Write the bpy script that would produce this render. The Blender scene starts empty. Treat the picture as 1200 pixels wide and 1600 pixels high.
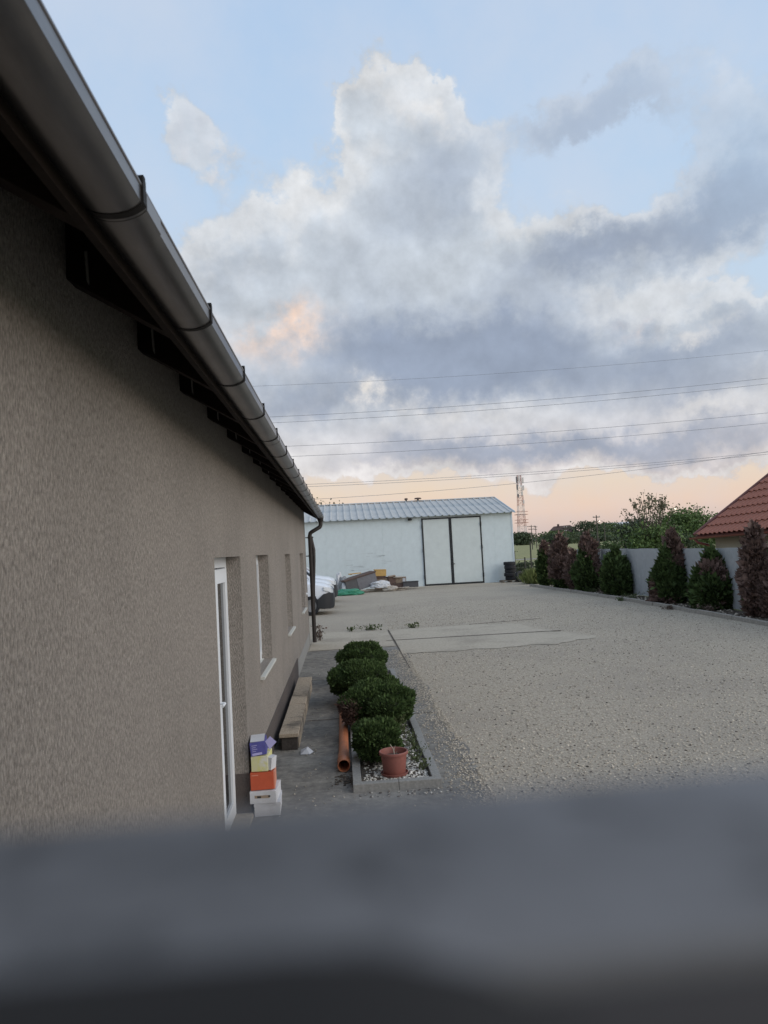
import bpy, bmesh, math, random
import numpy as np
from mathutils import Vector, Matrix

random.seed(7)
rng = np.random.default_rng(7)
S = bpy.context.scene
C = S.collection

# ------------------------------------------------------------------ camera
F_PX = 1150.0            # focal length in pixels of a 1200 x 1600 frame
EYE = 2.35
fw = Vector((68.1, 1150, 56.6)).normalized()
r0 = fw.cross(Vector((0, 0, 1))).normalized()
u0 = r0.cross(fw)
ra = math.atan(0.052)
R_ = r0 * math.cos(ra) - u0 * math.sin(ra)
U_ = r0 * math.sin(ra) + u0 * math.cos(ra)
cd = bpy.data.cameras.new('camera')
cam = bpy.data.objects.new('camera', cd)
C.objects.link(cam)
M = Matrix((R_, U_, -fw)).transposed().to_4x4()
M.translation = (0, 0, EYE)
cam.matrix_world = M
cd.sensor_fit = 'AUTO'
cd.sensor_width = 36.0
cd.lens = 36.0 * F_PX / 1600.0
cd.clip_start = 0.005
cd.clip_end = 6000
cd.dof.use_dof = True
cd.dof.focus_distance = 11.0
cd.dof.aperture_fstop = 6.8
S.camera = cam
S.render.resolution_x, S.render.resolution_y = 768, 1024

# ------------------------------------------------------------------ colour
S.view_settings.view_transform = 'Standard'
S.view_settings.look = 'None'
S.view_settings.gamma = 1.0
S.view_settings.use_curve_mapping = False
S.view_settings.exposure = 0.15


def lin(r, g, b):
    f = lambda c: (c / 255 / 12.92) if c / 255 <= 0.04045 else ((c / 255 + 0.055) / 1.055) ** 2.4
    return (f(r), f(g), f(b))


# ------------------------------------------------------------------ sky
W = bpy.data.worlds.new('World')
S.world = W
W.use_nodes = True
nt = W.node_tree
nt.nodes.clear()
NL = nt.links


class N:
    """tiny wrapper for math on shader sockets"""
    def __init__(self, s): self.s = s
    def __add__(self, o): return mth('ADD', self, o)
    def __radd__(self, o): return mth('ADD', self, o)
    def __sub__(self, o): return mth('SUBTRACT', self, o)
    def __rsub__(self, o): return mth('SUBTRACT', o, self)
    def __mul__(self, o): return mth('MULTIPLY', self, o)
    def __rmul__(self, o): return mth('MULTIPLY', self, o)


def mth(op, a, b=None, c=None):
    n = nt.nodes.new('ShaderNodeMath')
    n.operation = op
    for i, v in enumerate((a, b, c)):
        if v is None: continue
        if isinstance(v, N): NL.new(v.s, n.inputs[i])
        else: n.inputs[i].default_value = v
    return N(n.outputs[0])


def sstep(v, lo, hi, tlo=0.0, thi=1.0):
    n = nt.nodes.new('ShaderNodeMapRange')
    n.interpolation_type = 'SMOOTHSTEP'
    NL.new(v.s, n.inputs['Value'])
    n.inputs['From Min'].default_value = lo
    n.inputs['From Max'].default_value = hi
    n.inputs['To Min'].default_value = tlo
    n.inputs['To Max'].default_value = thi
    return N(n.outputs['Result'])


def wnoise(vec, scale, detail, rough=0.55, off=None, col=False):
    if off is not None:
        m = nt.nodes.new('ShaderNodeVectorMath'); m.operation = 'ADD'
        NL.new(vec, m.inputs[0]); m.inputs[1].default_value = off
        vec = m.outputs[0]
    n = nt.nodes.new('ShaderNodeTexNoise')
    n.noise_dimensions = '3D'
    NL.new(vec, n.inputs['Vector'])
    n.inputs['Scale'].default_value = scale
    n.inputs['Detail'].default_value = detail
    n.inputs['Roughness'].default_value = rough
    return n.outputs['Color'] if col else N(n.outputs[0])


def mixc(fac, a, b):
    n = nt.nodes.new('ShaderNodeMix')
    n.data_type = 'RGBA'
    if isinstance(fac, N): NL.new(fac.s, n.inputs['Factor'])
    else: n.inputs['Factor'].default_value = fac
    for v, k in ((a, 'A'), (b, 'B')):
        s = [i for i in n.inputs if i.name == k and i.type == 'RGBA'][0]
        if isinstance(v, tuple): s.default_value = (*v, 1)
        else: NL.new(v, s)
    return [o for o in n.outputs if o.type == 'RGBA'][0]


tc = nt.nodes.new('ShaderNodeTexCoord')
DIR = tc.outputs['Generated']
sx = nt.nodes.new('ShaderNodeSeparateXYZ'); NL.new(DIR, sx.inputs[0])
dx, dy, dz = (N(sx.outputs[i]) for i in range(3))
az = mth('ARCTAN2', dx, dy)
el = mth('ARCSINE', dz)
# domain warp gives the clouds their ragged, billowing outline
wc = wnoise(DIR, 5.5, 7, 0.58, col=True)
ws = nt.nodes.new('ShaderNodeSeparateColor'); NL.new(wc, ws.inputs[0])
w1, w2 = N(ws.outputs[0]) - 0.5, N(ws.outputs[1]) - 0.5
wf = wnoise(DIR, 26, 6, 0.62, col=True)
wt = nt.nodes.new('ShaderNodeSeparateColor'); NL.new(wf, wt.inputs[0])
w3, w4 = N(wt.outputs[0]) - 0.5, N(wt.outputs[1]) - 0.5
azw = az + w1 * 0.19 + w3 * 0.085
elw = el + w2 * 0.14 + w4 * 0.070


def blob(px, py, rx, ry, amp, a=None, e=None):
    d = fw * F_PX + R_ * (px - 600) + U_ * (800 - py)
    d.normalize()
    A, E_ = math.atan2(d.x, d.y), math.asin(d.z)
    uu = ((a or azw) - A) * (F_PX / rx * math.cos(E_))
    vv = ((e or elw) - E_) * (F_PX / ry)
    q = uu * uu + vv * vv
    return mth('EXPONENT', q * -1.0) * amp


def field(lst):
    t = None
    for b in lst:
        v = blob(*b)
        t = v if t is None else t + v
    return t


cover = field([
    (596, 150, 40, 46, .72), (668, 160, 44, 46, .85), (560, 205, 28, 40, .5), (735, 235, 40, 40, .4), (640, 300, 135, 105, .95), (590, 430, 190, 95, .9),
    (730, 480, 230, 95, .8), (345, 400, 95, 62, .62), (330, 530, 190, 80, .8),
    (935, 405, 130, 42, .85), (1030, 400, 60, 40, .4), (268, 178, 38, 46, .52), (303, 238, 58, 44, .50),
    (915, 172, 115, 40, .56), (990, 150, 60, 40, .3), (1150, 235, 66, 110, .78), (1080, 325, 66, 44, .55),
    (1010, 545, 190, 46, .8), (1170, 530, 120, 46, .75), (820, 570, 230, 60, .75), (1110, 455, 50, 16, .4),
    (480, 660, 250, 60, .8), (760, 655, 260, 60, .8), (1040, 640, 260, 62, .85), (960, 705, 280, 30, .7),
    (620, 728, 220, 26, .55), (815, 762, 30, 16, .5), (1130, 700, 120, 22, .5),
])
dark = field([
    (640, 565, 170, 62, 1.0), (790, 520, 150, 60, .7), (930, 400, 130, 34, .75), (1040, 560, 210, 46, .75),
    (1000, 690, 260, 26, .7), (700, 705, 250, 24, .55), (450, 640, 90, 30, .5), (930, 180, 120, 46, .9), (1150, 270, 90, 90, .5), (1100, 330, 80, 40, .4),
    (1150, 300, 60, 50, .35), (345, 420, 80, 40, .25), (700, 260, 60, 60, .4), (620, 320, 90, 50, .25), (560, 420, 60, 60, .15), (1120, 610, 150, 30, .4), (330, 600, 150, 50, .35),
])
warm = field([(455, 500, 40, 30, .8), (400, 525, 60, 30, .45), (1010, 505, 34, 10, .30), (295, 235, 50, 45, .20)])
white = field([(560, 640, 70, 20, 1.0), (672, 160, 30, 26, .55), (610, 140, 30, 26, .35), (1130, 640, 70, 16, .4), 
               (480, 330, 50, 40, .2), (700, 640, 110, 22, .4), (1110, 515, 40, 12, .5)])
ahead = sstep(dy, 0.45, 0.72)
gen = wnoise(DIR, 3.2, 8, 0.6, (3.1, 0.4, 1.7))
gen2 = wnoise(DIR, 9, 8, 0.62, (0.3, 7.4, 2.7))
gen3 = wnoise(DIR, 24, 7, 0.62, (4.3, 2.4, 0.7))
maxa = 1.0 - mth('MINIMUM', field([(960, 150, 190, 110, .5), (1170, 200, 90, 190, .40), (300, 210, 90, 90, .3)]), 0.55)
f_cov = cover + (gen2 - 0.5) * 0.75 + (gen - 0.5) * 0.35 + (gen3 - 0.5) * 0.55 + (1.0 - ahead) * 0.34
alpha = sstep(f_cov, 0.28, 0.56)
rim = sstep(f_cov, 0.36, 0.56) * (1.0 - sstep(f_cov, 0.60, 1.05))
veil = sstep(wnoise(DIR, 2.6, 7, 0.6, (5.2, 1.1, 0.2)) + el * 0.25, 0.46, 0.80) * 0.55
# relief: difference of the cloud noise along the way to the light (above, ahead)
sqz = nt.nodes.new('ShaderNodeVectorMath'); sqz.operation = 'MULTIPLY'
NL.new(DIR, sqz.inputs[0]); sqz.inputs[1].default_value = (1, 1, 1.7)
ra_ = wnoise(sqz.outputs[0], 6.5, 7, 0.52, (0.0, 0.0, 0.0))
rb_ = wnoise(sqz.outputs[0], 6.5, 7, 0.52, (0.016, 0.008, 0.050))
fa_ = wnoise(DIR, 20, 7, 0.58, (1.0, 0.0, 0.0))
fb_ = wnoise(DIR, 20, 7, 0.58, (1.005, 0.003, 0.015))
relief = (ra_ - rb_) * 0.60 + (fa_ - fb_) * 0.60
thick = dark + (gen - 0.5) * 0.6 + (1.0 - ahead) * 0.22
shade = sstep(thick, -0.10, 1.0)

ramp = nt.nodes.new('ShaderNodeValToRGB')
els = sstep(el, 0, 1)          # placeholder so that the ramp gets a clean 0..1 elevation
mr = nt.nodes.new('ShaderNodeMapRange')
NL.new(el.s, mr.inputs['Value'])
mr.inputs['From Min'].default_value = -0.1
mr.inputs['From Max'].default_value = 1.5
NL.new(mr.outputs[0], ramp.inputs[0])
cr = ramp.color_ramp
stops = [(-0.02, (196, 182, 184)), (0.012, (214, 192, 184)), (0.04, (236, 206, 186)), (0.075, (235, 214, 192)), (0.12, (225, 215, 206)),
         (0.20, (206, 216, 226)), (0.30, (196, 216, 236)), (0.45, (184, 211, 239)), (0.62, (180, 206, 236)), (1.4, (160, 190, 228))]
while len(cr.elements) < len(stops): cr.elements.new(0.5)
for e, (p, c) in zip(cr.elements, stops):
    e.position = (p + 0.1) / 1.6
    e.color = (*lin(*c), 1)
sky = nt.nodes.new('ShaderNodeTexSky')
sky.sky_type = 'NISHITA'
sky.sun_disc = False
SUN_EL, SUN_AZ = math.radians(20), math.radians(118)      # azimuth from +Y towards +X
sky.sun_elevation = SUN_EL
sky.sun_rotation = SUN_AZ
sky.altitude = 100
sc_ = nt.nodes.new('ShaderNodeVectorMath'); sc_.operation = 'SCALE'
NL.new(sky.outputs[0], sc_.inputs[0]); sc_.inputs['Scale'].default_value = 0.10
clear = mixc(0.05, ramp.outputs[0], sc_.outputs[0])
low = sstep(el, 0.03, 0.24)
c_light = mixc(low, lin(222, 211, 207), lin(200, 208, 217))
c_dark = mixc(low, lin(166, 172, 187), lin(151, 163, 183))
cl = mixc(shade, c_light, c_dark)
bright = mth('MINIMUM', white * sstep(gen2, 0.40, 0.58) * 1.2, 1.0)
cl = mixc(bright, cl, lin(238, 234, 230))
cl = mixc(rim * (1.0 - shade) * 0.48, cl, lin(234, 233, 232))
cl = mixc(mth('MINIMUM', warm * sstep(gen2 + (gen3 - 0.5) * 0.5, 0.36, 0.62) * 1.1, 1.0), cl, lin(246, 218, 200))
# relief as a gain
gain = nt.nodes.new('ShaderNodeVectorMath'); gain.operation = 'SCALE'
NL.new(cl, gain.inputs[0])
NL.new(mth('ADD', relief * (1.0 - shade * 0.45), 1.0).s, gain.inputs['Scale'])
skyc = mixc(veil, clear, lin(206, 214, 228))
fin = mixc(alpha * maxa, skyc, gain.outputs[0])
ground_c = mixc(sstep(el, -0.06, -0.01), lin(120, 118, 112), fin)
bg = nt.nodes.new('ShaderNodeBackground')
NL.new(ground_c, bg.inputs[0])
bg.inputs[1].default_value = 0.92
wo = nt.nodes.new('ShaderNodeOutputWorld')
NL.new(bg.outputs[0], wo.inputs[0])

# ------------------------------------------------------------------ sun (behind the clouds, very weak)
sd = bpy.data.lights.new('sun', 'SUN')
sd.energy = 1.75
sd.angle = math.radians(55)
sd.color = (1.0, 0.90, 0.78)
so = bpy.data.objects.new('sun', sd)
C.objects.link(so)
sv = Vector((math.sin(SUN_AZ) * math.cos(SUN_EL), math.cos(SUN_AZ) * math.cos(SUN_EL), math.sin(SUN_EL)))
so.rotation_euler = (-sv).to_track_quat('-Z', 'Y').to_euler()
so.location = (40, 60, 30)


# ------------------------------------------------------------------ materials
def mat(name, col, rough=0.7, metal=0.0, var=0.0, vscale=4.0, col2=None, bump=0.0, bscale=40.0, stretch=None, spec=0.5,
        blotch=None, island=0.0, trans=0.0, coat=0.0, det=5):
    """procedural principled material: base colour with two octaves of noise, optional second colour blotches and bump"""
    m = bpy.data.materials.new(name)
    m.use_nodes = True
    t = m.node_tree
    b = t.nodes['Principled BSDF']
    b.inputs['Roughness'].default_value = rough
    b.inputs['Metallic'].default_value = metal
    b.inputs['Specular IOR Level'].default_value = spec
    if coat: b.inputs['Coat Weight'].default_value = coat
    co = t.nodes.new('ShaderNodeTexCoord')
    vec = co.outputs['Object']
    if stretch:
        mp = t.nodes.new('ShaderNodeMapping')
        mp.inputs['Scale'].default_value = stretch
        t.links.new(vec, mp.inputs[0])
        vec = mp.outputs[0]

    def noise(sc, det=4, v=vec):
        n = t.nodes.new('ShaderNodeTexNoise')
        n.inputs['Scale'].default_value = sc
        n.inputs['Detail'].default_value = det
        n.inputs['Roughness'].default_value = 0.6
        t.links.new(v, n.inputs['Vector'])
        return n.outputs[0]

    def mix(f, a, b_, kind='MIX'):
        n = t.nodes.new('ShaderNodeMix'); n.data_type = 'RGBA'; n.blend_type = kind
        ins = [i for i in n.inputs if i.type == 'RGBA']
        if isinstance(f, float): n.inputs[0].default_value = f
        else: t.links.new(f, n.inputs[0])
        for v, s in ((a, ins[0]), (b_, ins[1])):
            if isinstance(v, tuple): s.default_value = (*v[:3], 1)
            else: t.links.new(v, s)
        return [o for o in n.outputs if o.type == 'RGBA'][0]

    def rmp(v, lo, hi, a=0.0, c=1.0):
        n = t.nodes.new('ShaderNodeMapRange')
        t.links.new(v, n.inputs['Value'])
        n.inputs['From Min'].default_value = lo; n.inputs['From Max'].default_value = hi
        n.inputs['To Min'].default_value = a; n.inputs['To Max'].default_value = c
        return n.outputs[0]
    cur = tuple(col)
    if col2 is not None:
        cur = mix(rmp(noise(vscale), 0.38, 0.62), cur, tuple(col2))
    if blotch:
        bc, bs, lo, hi = blotch
        cur = mix(rmp(noise(bs, 6, co.outputs['Object']), lo, hi), cur, tuple(bc))
    g = None
    if var:
        g = rmp(noise(vscale * 2.7, det), 0.3, 0.7, 1 - var, 1 + var)
    if island:
        gi = t.nodes.new('ShaderNodeNewGeometry')
        r = rmp(gi.outputs['Random Per Island'], 0, 1, 1 - island, 1 + island)
        if g is None: g = r
        else:
            mm = t.nodes.new('ShaderNodeMath'); mm.operation = 'MULTIPLY'
            t.links.new(g, mm.inputs[0]); t.links.new(r, mm.inputs[1]); g = mm.outputs[0]
    if g is not None:
        vm = t.nodes.new('ShaderNodeVectorMath'); vm.operation = 'SCALE'
        if isinstance(cur, tuple): vm.inputs[0].default_value = cur
        else: t.links.new(cur, vm.inputs[0])
        t.links.new(g, vm.inputs['Scale'])
        cur = vm.outputs[0]
    if isinstance(cur, tuple): b.inputs['Base Color'].default_value = (*cur, 1)
    else: t.links.new(cur, b.inputs['Base Color'])
    if bump:
        bn = t.nodes.new('ShaderNodeBump')
        bn.inputs['Strength'].default_value = min(1.0, bump)
        bn.inputs['Distance'].default_value = 0.01 * max(1, bump)
        t.links.new(noise(bscale, 5), bn.inputs['Height'])
        t.links.new(bn.outputs[0], b.inputs['Normal'])
    if trans:
        tr = t.nodes.new('ShaderNodeBsdfTranslucent')
        if isinstance(cur, tuple): tr.inputs[0].default_value = (*cur, 1)
        else: t.links.new(cur, tr.inputs[0])
        ms = t.nodes.new('ShaderNodeMixShader'); ms.inputs[0].default_value = trans
        t.links.new(b.outputs[0], ms.inputs[1]); t.links.new(tr.outputs[0], ms.inputs[2])
        t.links.new(ms.outputs[0], t.nodes['Material Output'].inputs[0])
    return m


def emit(name, col, st):
    m = bpy.data.materials.new(name); m.use_nodes = True
    b = m.node_tree.nodes['Principled BSDF']
    b.inputs['Base Color'].default_value = (*col, 1)
    b.inputs['Emission Color'].default_value = (*col, 1)
    b.inputs['Emission Strength'].default_value = st
    return m


K = {}
K['stucco'] = mat('scratched_stucco', (.322, .293, .266), .95, spec=.2, var=.40, vscale=52, bump=2.2, bscale=140, stretch=(1, 1, .33), det=2,
                  blotch=((.285, .260, .236), .7, .45, .62))
K['plinth'] = mat('plinth_render', (.098, .082, .076), .9, var=.2, vscale=40, bump=1.0, bscale=160)
K['lowwall'] = mat('grey_render', (.26, .26, .25), .9, var=.15, vscale=12, bump=.5, bscale=60)
K['pvc'] = mat('white_pvc', (.74, .78, .83), .35)
K['rubber_line'] = mat('dark_gasket', (.02, .021, .023), .6)
K['glass'] = mat('dark_window_glass', (.012, .015, .018), .06, spec=.8)
K['sill'] = mat('pale_stone_sill', (.56, .57, .54), .5, var=.06, vscale=20)
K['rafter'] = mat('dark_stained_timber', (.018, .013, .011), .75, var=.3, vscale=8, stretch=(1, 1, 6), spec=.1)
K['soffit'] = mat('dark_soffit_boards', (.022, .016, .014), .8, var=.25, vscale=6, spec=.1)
K['gutter'] = mat('anthracite_brown_gutter', (.155, .152, .155), .30, metal=.8, var=.16, vscale=3, stretch=(3, .5, 3), blotch=((.20, .19, .185), 3.0, .5, .75))
K['bracket'] = mat('black_bracket', (.012, .011, .011), .6, spec=.2)
K['downpipe'] = mat('dark_brown_downpipe', (.024, .019, .018), .45, var=.2)
K['foil'] = mat('pale_membrane', (.26, .25, .24), .7)
K['tin_roof'] = mat('grey_roof_sheet', (.45, .465, .465), .65, spec=.25, metal=0, var=.10, vscale=1.3, blotch=((.34, .38, .40), .6, .45, .7))
K['hall'] = mat('white_sandwich_panel', (.60, .68, .71), .6, var=.05, vscale=1.2, blotch=((.50, .57, .58), .35, .50, .75))
K['leaf_white'] = mat('white_gate_leaf', (.58, .64, .64), .6, var=.05, vscale=1.0)
K['blackframe'] = mat('black_steel_frame', (.012, .013, .016), .5)
K['trim'] = mat('pale_trim', (.58, .66, .72), .5)
K['concrete'] = mat('path_concrete', (.245, .233, .210), .92, spec=.15, var=.26, vscale=5, col2=(.17, .164, .154), bump=.7, bscale=90,
                    blotch=((.29, .28, .255), 1.1, .5, .68))
K['slab'] = mat('pale_concrete_slab', (.425, .382, .312), .95, spec=.1, var=.16, vscale=6, bump=.4, bscale=70, blotch=((.34, .305, .25), .8, .48, .66))
K['gravel'] = mat('gravel_ground', (.455, .405, .33), .95, spec=.1, var=.36, vscale=16, col2=(.35, .31, .252), bump=2.2, bscale=34,
                  blotch=((.36, .32, .265), .28, .46, .62))
K['stone'] = mat('gravel_stone', (.47, .425, .355), .9, spec=.1, island=.34)
K['stone_dark'] = mat('mulch_chip', (.10, .082, .066), .9, island=.5)
K['pebble'] = mat('white_pebble', (.55, .54, .50), .75, island=.35)
K['kerb'] = mat('grey_kerb_concrete', (.25, .25, .24), .9, var=.18, vscale=14, bump=.6, bscale=80)
K['kerb_old'] = mat('weathered_kerb', (.27, .25, .22), .92, var=.25, vscale=9, bump=.6, bscale=60)
K['soil'] = mat('dark_soil', (.062, .052, .043), .95, var=.45, vscale=9, bump=1.5, bscale=30, col2=(.11, .09, .07))
K['field'] = mat('field_grass', (.26, .245, .105), .95, var=.30, vscale=.35, col2=(.185, .20, .08), bump=1, bscale=4)
K['grass'] = mat('long_grass', (.15, .18, .055), .8, island=.45, trans=.2)
K['weed'] = mat('weed_leaf', (.085, .11, .045), .8, island=.4, trans=.15)
K['dryweed'] = mat('dry_weed', (.13, .095, .075), .85, island=.4)
K['thuja'] = mat('thuja_green', (.064, .104, .034), .75, island=.5, var=.3, vscale=5, trans=.12, spec=.25)
K['thuja2'] = mat('thuja_olive', (.060, .094, .030), .75, island=.5, var=.3, vscale=3, trans=.12, spec=.25)
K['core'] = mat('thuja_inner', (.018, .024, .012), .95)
K['dead'] = mat('thuja_dead', (.175, .118, .100), .85, island=.5, var=.25, vscale=3, trans=.08, spec=.2)
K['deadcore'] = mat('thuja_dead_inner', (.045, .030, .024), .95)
K['bark'] = mat('bark', (.085, .068, .055), .95, var=.3, vscale=12, bump=.8, bscale=30)
K['lf1'] = mat('tree_leaf_mid', (.078, .118, .042), .75, island=.45, trans=.2)
K['lf2'] = mat('tree_leaf_light', (.095, .150, .045), .75, island=.45, trans=.2)
K['lf3'] = mat('tree_leaf_dark', (.062, .088, .045), .8, island=.45, trans=.15)
K['lf4'] = mat('tree_leaf_sparse', (.16, .155, .095), .75, island=.4, trans=.3)
K['fence'] = mat('galvanised_sheet', (.40, .42, .435), .45, metal=.2, var=.10, vscale=2, blotch=((.34, .37, .40), .9, .45, .65))
K['post'] = mat('dark_post', (.05, .048, .042), .8)
K['wire'] = mat('fence_wire', (.12, .12, .11), .6, metal=.5)
K['tile'] = mat('red_brown_tile', (.29, .098, .058), .62, var=.18, vscale=5)
K['red'] = mat('red_gutter', (.23, .058, .045), .4)
K['redcap'] = mat('maroon_barge', (.15, .052, .046), .55)
K['cream'] = mat('cream_render', (.46, .41, .32), .9, var=.06)
K['pipe'] = mat('orange_sewer_pipe', (.42, .155, .075), .5, var=.14, vscale=6, blotch=((.30, .13, .08), 4, .5, .7))
K['pipe_in'] = mat('pipe_inside', (.20, .08, .045), .7)
K['pot'] = mat('terracotta_plastic', (.25, .092, .075), .55, var=.10, vscale=9)
K['oldwood'] = mat('weathered_plank', (.38, .315, .24), .9, var=.28, vscale=7, stretch=(4, 1, 4), bump=.6, bscale=30, blotch=((.14, .12, .095), 2.2, .55, .68))
K['brickdark'] = mat('dark_block', (.055, .047, .042), .9, var=.3, vscale=9, bump=.6)
K['card_white'] = mat('white_card', (.56, .57, .60), .7, var=.07, vscale=5, blotch=((.46, .46, .48), 4, .5, .7))
K['card_orange'] = mat('orange_red_card', (.47, .085, .035), .6, var=.08, vscale=5)
K['card_orange2'] = mat('pale_orange_card', (.60, .25, .17), .6)
K['card_yellow'] = mat('yellow_white_card', (.60, .58, .36), .65, col2=(.62, .60, .20), vscale=7, blotch=((.66, .65, .60), 9, .5, .65))
K['card_purple'] = mat('purple_blue_card', (.085, .085, .30), .55, var=.12, vscale=7)
K['card_lilac'] = mat('lilac_card', (.42, .40, .68), .55)
K['print'] = mat('pale_print', (.40, .39, .62), .6)
K['hole'] = mat('dark_hole', (.012, .012, .012), .9)
K['inside'] = mat('brown_card', (.30, .23, .16), .8)
K['carwhite'] = mat('white_car_paint', (.74, .78, .84), .3, coat=.5)
K['carblack'] = mat('dark_bumper_plastic', (.022, .024, .028), .5)
K['lamp_glass'] = mat('headlight_glass', (.50, .53, .56), .12)
K['tyre'] = mat('black_tyre', (.016, .017, .021), .8, var=.2, vscale=9)
K['rim'] = mat('wheel_rim', (.35, .36, .37), .35, metal=.7)
K['pallet'] = mat('pallet_wood', (.17, .14, .11), .9, var=.25)
K['greybox'] = mat('dark_grey_panel', (.085, .085, .092), .7, var=.12, vscale=3)
K['greybox2'] = mat('mid_grey_panel', (.15, .15, .165), .7, var=.12, vscale=3)
K['yellowbox'] = mat('ochre_crate', (.52, .33, .11), .7, var=.12)
K['tarp'] = mat('green_tarp', (.035, .22, .13), .55, var=.25, vscale=6)
K['sack'] = mat('white_sack', (.55, .56, .58), .7, var=.12, vscale=5)
K['greysack'] = mat('grey_sack', (.22, .23, .24), .7, var=.2, vscale=5)
K['brownbox'] = mat('brown_board', (.25, .19, .14), .85, var=.2, vscale=5)
K['rustbox'] = mat('dark_brown_board', (.10, .065, .055), .85, var=.2)
K['paleplank'] = mat('pale_scrap_wood', (.40, .36, .31), .85, var=.25, vscale=7)
K['towerred'] = mat('tower_red', (.42, .20, .16), .6)
K['towerwhite'] = mat('tower_white', (.60, .57, .56), .6)
K['farroof'] = mat('far_brown_roof', (.085, .055, .052), .85, var=.12)
K['farwall'] = mat('far_pale_wall', (.42, .41, .40), .9)
K['farwhite'] = mat('far_white_wall', (.60, .62, .63), .8)
K['wood_pole'] = mat('pole_wood', (.085, .075, .066), .9)
K['cable'] = mat('power_cable', (.20, .21, .25), .6)
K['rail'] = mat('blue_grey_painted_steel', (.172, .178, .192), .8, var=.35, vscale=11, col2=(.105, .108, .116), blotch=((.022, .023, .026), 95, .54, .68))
K['rail_shade'] = mat('shade_grey_face', (.032, .033, .039), .8)  # shade of the rail's camera side, painted as dark grey
K['near_shade'] = mat('near_shade_black', (.010, .010, .011), .9)  # painted black for the deep shade along the rail's near edge
K['lampon'] = emit('lit_street_lamp', (1, .86, .66), 3.0)
K['road'] = mat('pale_track', (.42, .40, .36), .95, var=.2, vscale=1)


# ------------------------------------------------------------------ scene-building helpers
ORG = {}


def tag(o, label=None, cat=None, group=None, kind=None):
    if label: o['label'] = label
    if cat: o['category'] = cat
    if group: o['group'] = group
    if kind: o['kind'] = kind
    return o


def thing(name, label, cat, loc, group=None, rotz=0.0, local=False):
    """an Empty at the base of a thing; local=True: parts are built round the origin"""
    o = bpy.data.objects.new(name, None)
    o.empty_display_size = .2
    C.objects.link(o)
    o.location = loc
    o.rotation_euler = (0, 0, rotz)
    tag(o, label, cat, group)
    ORG[o] = Vector((0, 0, 0)) if local else Vector(loc)
    return o


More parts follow.
